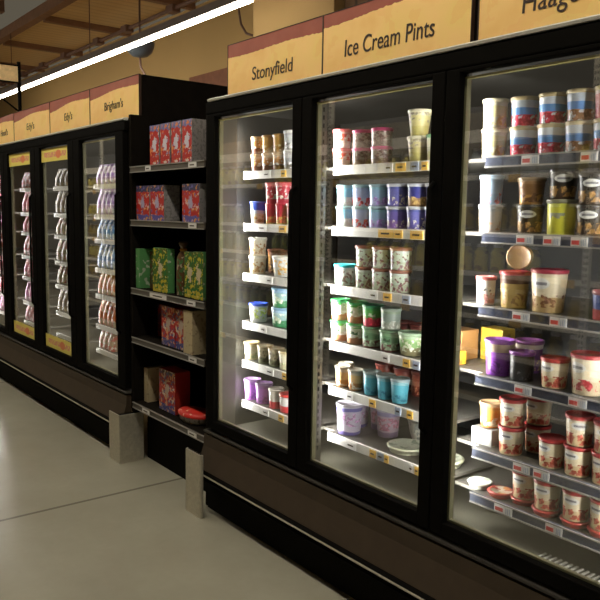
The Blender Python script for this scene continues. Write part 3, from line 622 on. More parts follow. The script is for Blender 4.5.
# ------------------------------------------------------------------ tubs in the near freezer
# kind: (description <= 6 words, r_top, r_bottom, h, body material args, lid colour)
W = (.78, .77, .74); CR = (.74, .64, .44)
K = {
 'orangecream': ('orange and cream cup', .042, .036, .085, dict(bot=(.16, .05, .02), mid=(.70, .33, .10), top=(.75, .55, .35), blot=(.80, .70, .6), thr=.52, bz=(.3, .9)), (.62, .40, .20)),
 'amber': ('amber jar-shaped cup', .042, .036, .085, dict(bot=(.42, .22, .04), mid=(.50, .28, .05), top=(.45, .25, .06), blot=(.66, .5, .3), thr=.56), (.40, .22, .06)),
 'greycup': ('pale grey cup', .044, .038, .09, dict(bot=(.25, .25, .24), mid=(.45, .47, .48), top=(.38, .38, .38), blot=(.6, .6, .6), thr=.55), (.55, .55, .52)),
 'bluewhite': ('white cup, bright blue top', .042, .033, .11, dict(bot=(.70, .62, .50), mid=(.60, .65, .85), top=(.04, .10, .60), blot=(.35, .22, .08), thr=.55, z1=.45, z2=.6), (.07, .13, .55)),
 'redyellow': ('crimson tub with yellow foot', .042, .037, .10, dict(bot=(.55, .40, .10), mid=(.42, .03, .05), top=(.48, .03, .05), blot=(.6, .12, .05), thr=.5), (.45, .03, .05)),
 'redcup': ('crimson tub, grey label', .042, .037, .10, dict(bot=(.42, .03, .05), mid=(.42, .03, .05), top=(.50, .05, .07), blot=(.45, .45, .38), thr=.5, bz=(.2, .8)), (.45, .03, .05)),
 'creamtub': ('cream tub with brown emblem', .047, .040, .09, dict(bot=CR, mid=(.76, .70, .54), top=(.76, .70, .54), blot=(.36, .2, .08), thr=.54, bz=(.1, .7)), (.75, .72, .62)),
 'circletub': ('wide white tub, orange circle', .062, .050, .10, dict(bot=(.62, .62, .60), mid=(.66, .66, .63), top=(.62, .62, .60), blot=(.70, .38, .10), thr=.56, bz=(.1, .8)), (.60, .60, .55)),
 'brownpack': ('dark brown tub', .045, .040, .12, dict(bot=(.12, .05, .02), mid=(.28, .15, .04), top=(.2, .06, .03), blot=(.45, .3, .08), thr=.55), (.15, .05, .03)),
 'bluelid': ('white tub, royal blue lid', .052, .042, .095, dict(bot=(.72, .74, .70), mid=(.70, .74, .76), top=(.65, .70, .80), blot=(.45, .55, .12), thr=.52, bz=(.2, .8)), (.03, .08, .50)),
 'clearblue': ('pale blue and green tub', .058, .048, .095, dict(bot=(.06, .28, .12), mid=(.40, .60, .62), top=(.35, .55, .75), blot=(.60, .72, .5), thr=.54, bz=(.2, .7)), (.22, .42, .62)),
 'creamcup': ('cream cup with gold lid', .042, .035, .09, dict(bot=(.72, .66, .42), mid=(.78, .74, .56), top=(.74, .68, .44), blot=(.45, .5, .3), thr=.55), (.60, .48, .26)),
 'glasscup': ('clear cup of dark pieces', .042, .036, .09, dict(bot=(.20, .22, .12), mid=(.42, .38, .26), top=(.55, .48, .34), blot=(.10, .09, .05), thr=.5, bz=(.1, .8)), (.50, .42, .28)),
 'purplecup': ('light purple tub', .046, .039, .105, dict(bot=(.42, .14, .52), mid=(.45, .18, .58), top=(.36, .18, .45), blot=(.22, .08, .30), thr=.55), (.30, .18, .36)),
 'whitered': ('white cup, red stripe', .04, .034, .10, dict(bot=(.62, .05, .06), mid=(.70, .66, .58), top=(.66, .60, .50), blot=None), (.6, .55, .48)),
 'redlid': ('white cup, red lid', .044, .038, .09, dict(bot=(.55, .04, .05), mid=(.62, .62, .60), top=(.6, .5, .5), blot=None), (.52, .04, .04)),
 'redwhite': ('white cup picturing red berries', .042, .036, .078, dict(bot=(.70, .66, .60), mid=(.62, .10, .06), top=(.60, .35, .3), blot=(.72, .60, .5), thr=.5, bz=(.2, .9)), (.50, .10, .10)),
 'pinklid': ('brown flecked tub, pink lid', .046, .043, .072, dict(bot=(.34, .27, .22), mid=(.40, .34, .28), top=(.58, .35, .38), blot=(.2, .12, .1), thr=.5, bz=(.0, .85)), (.62, .05, .20)),
 'paletub': ('tall tapered pale yellow cup', .047, .034, .098, dict(bot=(.55, .48, .16), mid=(.62, .55, .24), top=(.60, .54, .32), blot=(.30, .26, .18), thr=.54, bz=(.5, 1.2)), (.66, .62, .42)),
 'palegreen': ('pale yellow cup, green lid', .045, .036, .098, dict(bot=(.62, .58, .20), mid=(.65, .60, .34), top=(.60, .58, .36), blot=None), (.08, .34, .12)),
 'skyblue': ('sky blue tub, pale foot', .047, .042, .088, dict(bot=(.66, .78, .74), mid=(.30, .62, .78), top=(.25, .58, .76), blot=(.80, .82, .70), thr=.5), (.32, .52, .56)),
 'skyred': ('pale blue tub, red fruit', .047, .042, .088, dict(bot=(.66, .68, .82), mid=(.50, .58, .86), top=(.45, .55, .84), blot=(.60, .05, .06), thr=.55, bz=(.0, .4)), (.35, .52, .56)),
 'iceblue': ('grey-blue tub', .047, .042, .088, dict(bot=(.42, .45, .70), mid=(.32, .50, .74), top=(.28, .55, .68), blot=(.36, .22, .55), thr=.54), (.30, .44, .50)),
 'violet': ('violet tub, white lid', .047, .041, .088, dict(bot=(.26, .14, .42), mid=(.16, .12, .42), top=(.12, .12, .36), blot=(.60, .56, .46), thr=.6), (.52, .54, .60)),
 'navy': ('navy tub with pale scoop', .047, .041, .088, dict(bot=(.14, .12, .42), mid=(.14, .14, .44), top=(.10, .12, .36), blot=(.60, .56, .46), thr=.58, bz=(.05, .5)), (.52, .54, .60)),
 'navyscoop': ('navy tub with brown scoop', .046, .040, .086, dict(bot=(.32, .18, .08), mid=(.05, .05, .24), top=(.04, .05, .22), blot=(.50, .34, .12), thr=.52), (.50, .52, .58)),
 'teallid': ('white tub with teal lid', .052, .045, .090, dict(bot=(.42, .62, .52), mid=(.66, .74, .68), top=(.62, .74, .74), blot=(.20, .14, .13), thr=.56, bz=(.0, .7)), (.04, .42, .44)),
 'brownlid': ('pale green tub, brown lid', .046, .041, .088, dict(bot=(.45, .52, .38), mid=(.56, .66, .52), top=(.60, .68, .60), blot=(.16, .06, .08), thr=.56, bz=(.0, .9)), (.30, .12, .08)),
 'green': ('green tub, white label', .047, .041, .090, dict(bot=(.42, .20, .10), mid=(.74, .76, .62), top=(.08, .42, .08), blot=(.75, .75, .6), thr=.45, bz=(.3, .85), mark=(.06, .18, .08)), (.05, .30, .10)),
 'greenberry': ('green tub with red berries', .047, .041, .090, dict(bot=(.50, .04, .08), mid=(.10, .40, .08), top=(.07, .36, .10), blot=(.55, .03, .06), thr=.5, mark=(.6, .65, .5)), (.05, .26, .12)),
 'greendark': ('dark green tub', .047, .041, .088, dict(bot=(.16, .05, .05), mid=(.18, .36, .20), top=(.14, .30, .14), blot=(.30, .40, .26), thr=.5, mark=(.04, .1, .05)), (.10, .22, .12)),
 'greycup2': ('clear grey-green tub', .044, .040, .088, dict(bot=(.30, .32, .26), mid=(.24, .30, .26), top=(.24, .32, .22), blot=(.4, .42, .36), thr=.54), (.26, .32, .26)),
 'clearwide': ('wide clear green tub', .054, .042, .092, dict(bot=(.22, .20, .10), mid=(.24, .44, .16), top=(.35, .50, .32), blot=(.65, .68, .5), thr=.54, bz=(.2, .8)), (.28, .40, .26)),
 'darkred': ('dark red pack', .045, .043, .10, dict(bot=(.16, .03, .02), mid=(.26, .06, .03), top=(.2, .04, .03), blot=(.4, .18, .1), thr=.55), (.16, .04, .03)),
 'clearorange': ('clear cup of orange dessert', .0355, .029, .090, dict(bot=(.50, .25, .08), mid=(.72, .48, .22), top=(.60, .50, .38), blot=(.75, .65, .5), thr=.55), (.46, .42, .34)),
 'teal': ('tall teal cup', .040, .032, .100, dict(bot=(.10, .38, .48), mid=(.10, .42, .54), top=(.26, .50, .56), blot=(.04, .2, .3), thr=.55), (.26, .36, .38)),
 'bucket': ('white bucket with purple trim', .062, .052, .135, dict(bot=(.16, .12, .42), mid=(.66, .60, .76), top=(.18, .16, .48), blot=(.50, .28, .50), thr=.52, bz=(.3, .72), z1=.12, z2=.78), (.66, .64, .74)),
 'bucket2': ('purple and white bucket', .055, .047, .125, dict(bot=(.26, .18, .30), mid=(.50, .38, .46), top=(.30, .26, .46), blot=(.45, .18, .26), thr=.5, bz=(.25, .7), z1=.2, z2=.74), (.50, .48, .56)),
 'paleyellow': ('pale yellow tub, cream lid', .044, .040, .098, dict(bot=(.68, .66, .50), mid=(.74, .68, .36), top=(.76, .72, .56), blot=(.66, .50, .2), thr=.56), (.70, .64, .44)),
 'fruit': ('blue tub with red berries', .047, .041, .095, dict(bot=(.70, .70, .76), mid=(.12, .34, .74), top=(.74, .80, .88), blot=(.60, .02, .06), thr=.44, bz=(.0, .38), oval=None, mark=None, z1=.34, z2=.62), (.56, .44, .22)),
 'cookie': ('blue tub with brown pieces', .047, .041, .095, dict(bot=(.60, .58, .56), mid=(.12, .28, .60), top=(.55, .60, .66), blot=(.26, .12, .05), thr=.46, bz=(.0, .36), z1=.34, z2=.6), (.56, .46, .26)),
 'redberry': ('pink-red tub, gold lid', .047, .041, .095, dict(bot=(.55, .05, .08), mid=(.60, .12, .14), top=(.65, .5, .5), blot=None), (.56, .44, .22)),
 'lightblue': ('light blue patterned tub', .042, .037, .100, dict(bot=(.40, .56, .74), mid=(.52, .68, .84), top=(.50, .66, .82), blot=(.55, .2, .2), thr=.60, bz=(.0, .8)), (.45, .6, .74)),
 'whitecup': ('white tub, grey lid', .042, .037, .095, dict(bot=(.66, .60, .54), mid=(.68, .66, .64), top=(.55, .58, .64), blot=(.5, .3, .2), thr=.6), (.5, .52, .55)),
 'browncup': ('brown tub, amber base', .047, .038, .088, dict(bot=(.45, .24, .06), mid=(.22, .11, .04), top=(.30, .17, .08), blot=(.12, .05, .02), thr=.52), (.28, .19, .10)),
 'darkoval': ('black tub with white oval', .047, .040, .095, dict(bot=(.06, .035, .02), mid=(.018, .014, .012), top=(.015, .013, .012), blot=(.30, .16, .04), thr=.52, oval=(.66, .66, .62)), (.05, .045, .04)),
 'yellowtub': ('yellow tub, grey script', .049, .044, .112, dict(bot=(.52, .50, .04), mid=(.55, .53, .05), top=(.50, .50, .06), blot=None, mark=(.22, .24, .2)), (.20, .19, .12)),
 'pinkcap': ('small white tub, pink lid', .036, .032, .100, dict(bot=(.55, .42, .38), mid=(.68, .66, .60), top=(.68, .66, .60), blot=(.45, .2, .18), thr=.5, mark=(.04, .03, .03)), (.50, .14, .13)),
 'goldred': ('gold tub with red lid', .054, .044, .125, dict(bot=(.48, .33, .11), mid=(.52, .38, .14), top=(.10, .05, .03), blot=(.25, .14, .05), thr=.56, z2=.66), (.42, .04, .05)),
 'bigcream': ('large cream tub, crimson lid', .062, .051, .140, dict(bot=(.52, .36, .17), mid=CR, top=CR, blot=(.18, .07, .03), thr=.54, oval=(.70, .69, .66), bz=(.12, .42)), (.42, .05, .08)),
 'bigcream2': ('large cream tub, cherry picture', .058, .048, .128, dict(bot=(.62, .52, .34), mid=(.72, .64, .46), top=(.72, .64, .46), blot=(.38, .03, .04), thr=.52, oval=(.70, .69, .66), bz=(.12, .4)), (.42, .05, .07)),
 'bluered': ('blue and red tub', .045, .04, .09, dict(bot=(.40, .05, .06), mid=(.08, .12, .34), top=(.1, .14, .36), blot=None), (.3, .1, .1)),
 'purple': ('purple tub with gold rim', .054, .044, .125, dict(bot=(.24, .05, .40), mid=(.26, .06, .44), top=(.52, .40, .30), blot=(.12, .02, .20), thr=.55, z2=.66), (.24, .07, .32)),
 'blackcup': ('shiny black tub', .044, .040, .100, dict(bot=(.02, .02, .02), mid=(.015, .015, .016), top=(.02, .02, .02), blot=(.08, .08, .08), thr=.6), (.16, .04, .2)),
 'purplecream': ('purple tub, cream band', .052, .043, .115, dict(bot=(.16, .05, .26), mid=(.18, .06, .30), top=(.62, .55, .50), blot=(.45, .30, .18), thr=.55, oval=(.62, .6, .58)), (.2, .06, .2)),
 'creamred': ('cream tub with red lid', .047, .040, .098, dict(bot=(.60, .46, .26), mid=CR, top=(.72, .62, .44), blot=(.36, .06, .03), thr=.52, oval=(.70, .69, .66), bz=(.06, .42)), (.42, .045, .045)),
 'orangecup': ('orange cup with cream swirl', .043, .036, .090, dict(bot=(.55, .22, .04), mid=(.62, .30, .07), top=(.50, .28, .10), blot=(.70, .60, .45), thr=.54), (.46, .30, .16)),
}
LIDM = {}
K = {k: (v[0], v[1] * .935, v[2] * .935) + v[3:] for k, v in K.items()}
def lidmat(c):
    k = tuple(round(v, 2) for v in c)
    if k not in LIDM: LIDM[k] = plain('lid_paint', c, .3, var=.06)
    return LIDM[k]
PROTO = {}
def make_tub(kind, loc, rotz):
    d, rt, rb, h, args, lc = K[kind]
    lh = .012
    if kind in PROTO: return dup(PROTO[kind], loc, rotz)
    bm = bmesh.new()
    lathe(bm, [[(0, .004), (rb * .9, .004)], [(rb * .9, .004), (rb * .92, 0), (rb, .0), (rb + .001, .003), (rt - .0005, h - lh)], [(rt - .0005, h - lh), (0, h - lh)]], 26)
    o = obj('ice_cream_tub', bm, tub_mat(kind, h, **args), loc=loc, rot=(0, 0, rotz))
    bm = bmesh.new(); R2 = rt + .0022
    lathe(bm, [[(rt - .0002, h - lh - .001), (R2, h - lh), (R2 + .0008, h - .003), (R2 - .0012, h), (R2 - .004, h)], [(R2 - .004, h), (R2 - .005, h - .003), (0, h - .003)]], 26)
    obj('lid', bm, lidmat(lc), o)
    PROTO[kind] = o
    return o
TUBS = [
    (1, 0, 'l', -3.036, None, 'orangecream', 0),
    (1, 0, 'l', -2.942, None, 'orangecream', 0),
    (1, 0, 'l', -2.852, None, 'orangecream', 0),
    (1, 0, 'l', -2.766, None, 'greycup', 0),
    (1, 0, 'u', -3.036, None, 'orangecream', 0),
    (1, 0, 'u', -2.934, None, 'amber', 0),
    (1, 0, 'u', -2.844, None, 'amber', 0),
    (1, 0, 'u', -2.766, None, 'greycup', 0),
    (1, 1, 'l', -3.04, None, 'bluewhite', 0),
    (1, 1, 'l', -2.904, None, 'redyellow', 0),
    (1, 1, 'l', -2.815, None, 'redyellow', 0),
    (1, 1, 'l', -2.736, None, 'redyellow', 0),
    (1, 1, 'u', -2.887, None, 'redcup', 0),
    (1, 1, 'u', -2.799, None, 'redcup', 0),
    (1, 2, 'l', -3.044, None, 'creamtub', 0),
    (1, 2, 'l', -2.84, None, 'circletub', 0),
    (1, 2, 'u', -3.044, None, 'creamtub', 0),
    (1, 2, 'b', -3.061, 0.33, 'brownpack', 0),
    (1, 2, 'b', -2.966, 0.33, 'brownpack', 0),
    (1, 3, 'l', -3.039, None, 'bluelid', 0),
    (1, 3, 'l', -2.842, None, 'clearblue', 0),
    (1, 3, 'u', -2.85, None, 'clearblue', 0),
    (1, 4, 'l', -3.099, None, 'creamcup', 0),
    (1, 4, 'l', -2.964, None, 'glasscup', 0),
    (1, 4, 'l', -2.87, None, 'glasscup', 0),
    (1, 4, 'l', -2.78, None, 'creamcup', 0),
    (1, 5, 'l', -3.094, None, 'purplecup', 0),
    (1, 5, 'l', -2.976, None, 'purplecup', 0),
    (1, 5, 'l', -2.863, None, 'whitered', 0),
    (1, 5, 'l', -2.772, None, 'redlid', 0),
    (2, 0, 'l', -2.418, None, 'redwhite', 0),
    (2, 0, 'l', -2.285, None, 'pinklid', 0),
    (2, 0, 'l', -2.172, None, 'pinklid', 0),
    (2, 0, 'l', -1.97, None, 'paletub', 0),
    (2, 0, 'l', -1.874, None, 'palegreen', 0),
    (2, 0, 'u', -2.418, None, 'redwhite', 0),
    (2, 0, 'u', -2.285, None, 'pinklid', 0),
    (2, 0, 'u', -2.172, None, 'pinklid', 0),
    (2, 0, 'u', -1.97, None, 'paletub', 0),
    (2, 1, 'l', -2.463, None, 'skyblue', 0),
    (2, 1, 'l', -2.377, None, 'skyblue', 0),
    (2, 1, 'l', -2.276, None, 'skyred', 0),
    (2, 1, 'l', -2.174, None, 'iceblue', 0),
    (2, 1, 'l', -2.072, None, 'violet', 0),
    (2, 1, 'l', -1.955, None, 'navy', 0),
    (2, 1, 'l', -1.869, None, 'violet', 0),
    (2, 1, 'u', -2.463, None, 'skyblue', 0),
    (2, 1, 'u', -2.377, None, 'skyblue', 0),
    (2, 1, 'u', -2.276, None, 'skyred', 0),
    (2, 1, 'u', -2.174, None, 'iceblue', 0),
    (2, 1, 'u', -2.072, None, 'navy', 0),
    (2, 1, 'u', -1.955, None, 'navyscoop', 0),
    (2, 1, 'u', -1.869, None, 'navyscoop', 0),
    (2, 2, 'l', -2.381, None, 'teallid', 0),
    (2, 2, 'l', -2.248, None, 'brownlid', 0),
    (2, 2, 'l', -2.147, None, 'brownlid', 0),
    (2, 2, 'l', -2.045, None, 'brownlid', 0),
    (2, 2, 'l', -1.848, None, 'brownlid', 0),
    (2, 2, 'u', -2.248, None, 'brownlid', 0),
    (2, 2, 'u', -2.147, None, 'brownlid', 0),
    (2, 2, 'u', -2.045, None, 'brownlid', 0),
    (2, 2, 'u', -1.848, None, 'brownlid', 0),
    (2, 3, 'l', -2.399, None, 'green', 0),
    (2, 3, 'l', -2.295, None, 'green', 0),
    (2, 3, 'l', -2.196, None, 'greendark', 0),
    (2, 3, 'l', -2.091, None, 'greendark', 0),
    (2, 3, 'l', -1.981, None, 'clearwide', 0),
    (2, 3, 'u', -2.399, None, 'green', 0),
    (2, 3, 'u', -2.295, None, 'green', 0),
    (2, 3, 'u', -2.196, None, 'greenberry', 0),
    (2, 3, 'u', -2.097, None, 'greycup2', 0),
    (2, 3, 'b', -2.162, 0.36, 'darkred', 0),
    (2, 3, 'b', -2.076, 0.36, 'darkred', 0),
    (2, 4, 'l', -2.445, None, 'clearorange', 0),
    (2, 4, 'l', -2.364, None, 'clearorange', 0),
    (2, 4, 'l', -2.28, None, 'clearorange', 0),
    (2, 4, 'l', -2.176, None, 'teal', 0),
    (2, 4, 'l', -2.094, None, 'teal', 0),
    (2, 4, 'l', -2.021, None, 'teal', 0),
    (2, 4, 'b', -2.273, 0.36, 'darkred', 0),
    (2, 4, 'b', -2.158, 0.36, 'darkred', 0),
    (2, 4, 'b', -2.054, 0.36, 'darkred', 0),
    (2, 5, 'l', -2.436, None, 'bucket', 0),
    (2, 5, 'l', -2.342, None, 'bucket', 0),
    (2, 5, 'b', -2.313, 0.33, 'bucket2', 0),
    (2, 5, 'b', -2.213, 0.33, 'bucket2', 0),
    (3, 0, 'l', -1.658, None, 'paleyellow', 0),
    (3, 0, 'l', -1.501, None, 'fruit', 0),
    (3, 0, 'l', -1.395, None, 'fruit', 0),
    (3, 0, 'l', -1.293, None, 'cookie', 0),
    (3, 0, 'l', -1.203, None, 'fruit', 0),
    (3, 0, 'u', -1.658, None, 'paleyellow', 0),
    (3, 0, 'u', -1.498, None, 'fruit', 0),
    (3, 0, 'u', -1.399, None, 'fruit', 0),
    (3, 0, 'u', -1.286, None, 'cookie', 0),
    (3, 0, 'u', -1.191, None, 'redberry', 0),
    (3, 1, 'l', -1.66, None, 'whitecup', 0),
    (3, 1, 'l', -1.459, None, 'darkoval', 0),
    (3, 1, 'l', -1.344, None, 'yellowtub', 0),
    (3, 1, 'l', -1.241, None, 'darkoval', 0),
    (3, 1, 'u', -1.66, None, 'lightblue', 0),
    (3, 1, 'u', -1.463, None, 'browncup', 0),
    (3, 1, 'u', -1.348, None, 'darkoval', 0),
    (3, 1, 'u', -1.244, None, 'darkoval', 0),
    (3, 2, 'l', -1.631, None, 'pinkcap', 0),
    (3, 2, 'l', -1.51, None, 'goldred', 0),
    (3, 2, 'l', -1.383, None, 'bigcream', 0),
    (3, 2, 'l', -1.17, None, 'bluered', 0),
    (3, 3, 'l', -1.531, None, 'purple', 0),
    (3, 3, 'l', -1.459, None, 'blackcup', 0),
    (3, 3, 'l', -1.335, None, 'creamred', 0),
    (3, 3, 'l', -1.223, None, 'bigcream2', 0),
    (3, 3, 'b', -1.528, 0.34, 'purplecream', 0),
    (3, 3, 'b', -1.256, 0.34, 'creamred', 0),
    (3, 4, 'l', -1.488, None, 'creamred', 0),
    (3, 4, 'l', -1.449, 0.3, 'creamred', 0),
    (3, 4, 'l', -1.324, None, 'creamred', 0),
    (3, 4, 'l', -1.226, None, 'creamred', 0),
    (3, 4, 'l', -1.138, None, 'creamred', 0),
    (3, 4, 'u', -1.504, None, 'creamred', 0),
    (3, 4, 'u', -1.414, 0.3, 'creamred', 0),
    (3, 4, 'u', -1.23, None, 'creamred', 0),
    (3, 4, 'u', -1.141, None, 'creamred', 0),
    (3, 4, 'u2', -1.601, None, 'orangecup', 0),
    (3, 5, 'l', -1.434, 0.22, 'creamred', 0.021),
    (3, 5, 'l', -1.334, 0.2, 'creamred', 0.021),
    (3, 5, 'l', -1.224, 0.2, 'creamred', 0.021),
    (3, 5, 'l', -1.132, 0.2, 'creamred', 0.021),
]
# order along each shelf, for the labels
rows = {}
for i, (b, s, t, x, y, k, dz) in enumerate(TUBS): rows.setdefault((b, s, t), []).append((x, i))
PLACE = {}
for key, v in rows.items():
    for n, (x, i) in enumerate(sorted(v)): PLACE[i] = (n, len(v))
TIER = {'l': 'lower layer', 'u': 'upper layer', 'b': 'back row', 'u2': 'on a low bin'}
POS = {}
def settle(i):
    b_, s, t, x, y, k, dz = TUBS[i]; rt = K[k][1] + .0028
    xa, xb = BAYX[b_]; x = min(max(x, xa + (rt - .04 if b_ < 2 else -.012)), xb - rt)
    y0 = (.157 + rt) if y is None else y
    done = [(POS[q][0], POS[q][1], K[TUBS[q][5]][1] + .0028) for q in POS if TUBS[q][0] == b_ and TUBS[q][1] == s and TUBS[q][2] != 'u']
    if (b_, s) == (3, 4): done.append((-1.61, .24, .06))
    if (b_, s) == (2, 3): done.append((-1.795, .21, .06)); done.append((-1.82, .33, .06))
    def hit(x, y): return any((x - a) ** 2 + (y - c) ** 2 < (rt + r) ** 2 for a, c, r in done)
    lim = xa + (rt - .04 if b_ < 2 else -.012)
    while hit(x, y0) and y0 < .62:
        for q in range(9):
            if x - .004 * q >= lim and not hit(x - .004 * q, y0): x -= .004 * q; break
        else: y0 += .005
    POS[i] = (x, y0)
for t in ('l', 'b'):
    for i in sorted([i for i, q in enumerate(TUBS) if q[2] == t], key=lambda i: -TUBS[i][3]): settle(i)
TOPS = {}
for i in range(len(TUBS)):
    b, s, t, x, y, k, dz = TUBS[i]
    zz = (Z3 if b == 3 else ZS)[s]; d, rt, rb, h, args, lc = K[k]
    if t in 'lb': px, py = POS[i]; z = zz + .0005 + dz
    if t == 'l': TOPS.setdefault((b, s), []).append((px, py, z + h))
    if t == 'u':
        c = min(TOPS[(b, s)], key=lambda q: abs(q[0] - x)); TOPS[(b, s)].remove(c); px, py, z = c[0], c[1], c[2] + .001
    if t == 'u2': px, py, z = -1.605, .24, zz + .062
    o = make_tub(k, (px, py, z), random.uniform(-.25, .65)); POS[i] = (px, py)
    n, tot = PLACE[i]
    lab = '%s, %s from shelving end, %s, %s shelf, %s door' % (d, ORD[n], TIER[t], ORD[s], ORD[b - 1])
    if t == 'u2': lab = '%s, standing on a low white bin, fifth shelf, third door' % d
    tag(o, lab, 'ice cream tub', 'ice cream tubs on the %s shelf behind the %s near freezer door' % (ORD[s], ORD[b - 1]))

# flat round tubs, bins, boxes and odd items
def flat_tub(x, y, z, r, h, topc, rimc, label, kind='flat_tub'):
    bm = bmesh.new(); lathe(bm, [[(0, 0), (r * .86, 0)], [(r * .86, 0), (r * .95, h * .6), (r, h * .62), (r + .002, h - .004), (r - .002, h), (r - .007, h)], ], 32)
    o = obj(kind, bm, lidmat(rimc), loc=(x, y, z + .0005)); tag(o, label, 'flat tub')
    bm = bmesh.new(); lathe(bm, [[(r - .007, h - .0003), (r - .009, h - .003), (0, h - .002)]], 32)
    obj('lid_label', bm, topc, o)
    return o
M['lidgreen'] = print_mat('lid_green_white', (.52, .54, .42), [((.25, .3, .22), .6)], 30, h=.1)
M['lidfood'] = print_mat('lid_food', (.55, .48, .36), [((.50, .20, .05), .58), ((.34, .05, .04), .62)], 30, h=.1)
flat_tub(-2.018, .245, ZS[5], .080, .028, M['lidgreen'], (.40, .40, .28), 'flat round tub with pale green top on sixth shelf, second door')
flat_tub(-1.825, .245, ZS[5], .080, .028, M['lidgreen'], (.40, .40, .28), 'flat pale green tub at the mullion end of sixth shelf, second door')
# white patterned bowl standing on a flat tub stack behind
bm = bmesh.new(); lathe(bm, [[(0, 0), (.065, 0)], [(.065, 0), (.078, .03), (.088, .085), (.092, .09), (.088, .092), (.07, .075), (0, .07)]], 30)
M['bowlp'] = print_mat('bowl_print', (.60, .58, .50), [((.30, .32, .30), .58)], 38, h=.09)
o = obj('printed_bowl', bm, M['bowlp'], loc=(-2.06, .42, ZS[5] + .0005)); tag(o, 'wide white printed bowl behind the flat tubs on sixth shelf, second door', 'bowl')
X3 = [-1.60, -1.516]
flat_tub(-1.62, .215, Z3[5], .044, .022, M['lidgreen'], (.50, .52, .45), 'flat tub with greenish white top on sixth shelf, third door')
flat_tub(-1.519, .205, Z3[5], .046, .020, M['lidfood'], (.40, .05, .04), 'red-rimmed flat tub with nothing on it, sixth shelf, third door')
def bin_box(name, x0, x1, y0, y1, z, h, m, label, cat):
    cx, cy = (x0 + x1) / 2, (y0 + y1) / 2
    bm = BX(x0 - cx, x1 - cx, y0 - cy, y1 - cy, 0, h, bev=.003)
    o = obj(name, bm, m, loc=(cx, cy, z + .0005)); return tag(o, label, cat)
M['whitebin'] = plain('white_bin', (.20, .20, .19), .4)
M['yellowcarton'] = print_mat('yellow_carton', (.42, .29, .03), [((.28, .18, .03), .64)], 26, h=.1)
M['ybox2'] = print_mat('yellow_box', (.58, .36, .03), [((.45, .2, .03), .6)], 26, h=.1)
M['tanpack'] = plain('tan_pack', (.42, .22, .08), .5)
bin_box('storage_bin', -1.65, -1.56, .19, .29, Z3[4], .060, M['whitebin'], 'low white bin with an orange cup on it, fifth shelf, third door', 'bin')
bin_box('carton', -1.775, -1.675, .38, .46, Z3[3], .125, M['yellowcarton'], 'yellow carton at the shelving end of fourth shelf, third door', 'carton')
bin_box('carton', -1.855, -1.735, .17, .25, ZS[3], .05, M['ybox2'], 'low yellow carton beside the clear green tub, fourth shelf, second door', 'carton')
bin_box('carton', -1.87, -1.785, .28, .38, ZS[3], .115, M['tanpack'], 'upright tan carton behind the low yellow carton, fourth shelf, second door', 'carton')
# tub lying on its side on the third shelf of the third door
d, rt, rb, h, args, lc = K['goldred']
o = dup(PROTO['orangecup'], (-1.52, .27, Z3[2] + .128 + .0475), 0)
o.rotation_euler = (PI / 2, 0, .45)
o.location = (-1.545, .30, Z3[2] + .128 + .045)
tag(o, 'orange-topped cup lying on its side above the gold tub, third shelf, third door', 'ice cream tub')

# ------------------------------------------------------------------ flat lids under the lowest tubs of the third door
for k, i in enumerate([i for i, q in enumerate(TUBS) if q[0] == 3 and q[1] == 5]):
    x, y = POS[i]
    flat_tub(x, y, Z3[5], .0465, .020, M['lidfood'], (.40, .05, .04), 'red-rimmed flat tub beneath the %s upright tub, sixth shelf, third door' % ORD[k])

# ------------------------------------------------------------------ packs in the far freezer
def pouch(w, d, h, mat):
    bm = bmesh.new()
    zs = [0, .012, h * .45, h * .85, h * .93, h]
    ws = [.96, 1, 1, .97, .97, .98]; ds = [.7, 1, .95, .35, .06, .05]
    rings = []
    for z, a, b in zip(zs, ws, ds):
        ring = []
        for px, py in ((-1, -.6), (-.7, -1), (.7, -1), (1, -.6), (1, .6), (.7, 1), (-.7, 1), (-1, .6)):
            ring.append(bm.verts.new((px * w / 2 * a, py * d / 2 * b, z)))
        rings.append(ring)
    for a, b in zip(rings, rings[1:]):
        for k in range(8):
            f = bm.faces.new((a[k], a[(k + 1) % 8], b[(k + 1) % 8], b[k])); f.smooth = True
    bm.faces.new(rings[0][::-1]); bm.faces.new(rings[-1])
    return obj('treat_pouch', bm, mat)
def foil(name, a, cols): 
    m = print_mat(name, a, cols, 30, h=.15)
    b = [n for n in m.node_tree.nodes if n.type == 'BSDF_PRINCIPLED'][0]; b.inputs['Roughness'].default_value = .5
    return m
FP = {
 'lilac': ('lilac and white', foil('lilac', (.40, .22, .58), [((.70, .66, .78), .57)])),
 'blue': ('blue and white', foil('blue', (.06, .22, .55), [((.66, .74, .82), .55)])),
 'navy': ('deep blue', foil('deepblue', (.03, .07, .35), [((.10, .2, .5), .55)])),
 'orange': ('orange and cream', foil('orange', (.55, .15, .03), [((.70, .55, .35), .57)])),
 'tan': ('tan and red', foil('tanred', (.34, .20, .10), [((.50, .06, .04), .56), ((.7, .6, .5), .6)])),
 'olive': ('olive and cream', foil('olive', (.16, .12, .04), [((.34, .26, .12), .55), ((.25, .05, .02), .6)])),
 'brown': ('brown and cream', foil('brown', (.10, .05, .02), [((.32, .24, .12), .57)])),
 'pink': ('pink and white', foil('pink', (.60, .12, .20), [((.75, .52, .54), .58), ((.4, .04, .06), .6)])),
 'magenta': ('magenta', foil('magenta', (.55, .10, .38), [((.70, .5, .62), .56)])),
 'red': ('red and white', foil('redfoil', (.45, .05, .05), [((.70, .60, .58), .55)])),
}
PLAN = {3: ['lilac', 'lilac', 'blue', 'blue', 'orange', 'orange', 'tan', 'tan'], 2: ['brown', 'brown', 'olive', 'olive', 'olive', 'brown', 'olive', 'olive'],
        1: ['red', 'pink', 'pink', 'red', 'pink', 'magenta', 'pink', 'magenta'], 0: ['pink', 'pink', 'magenta', 'red', 'pink', 'red', 'magenta', 'pink']}
FLAT = ZF[1:]
PP = {}
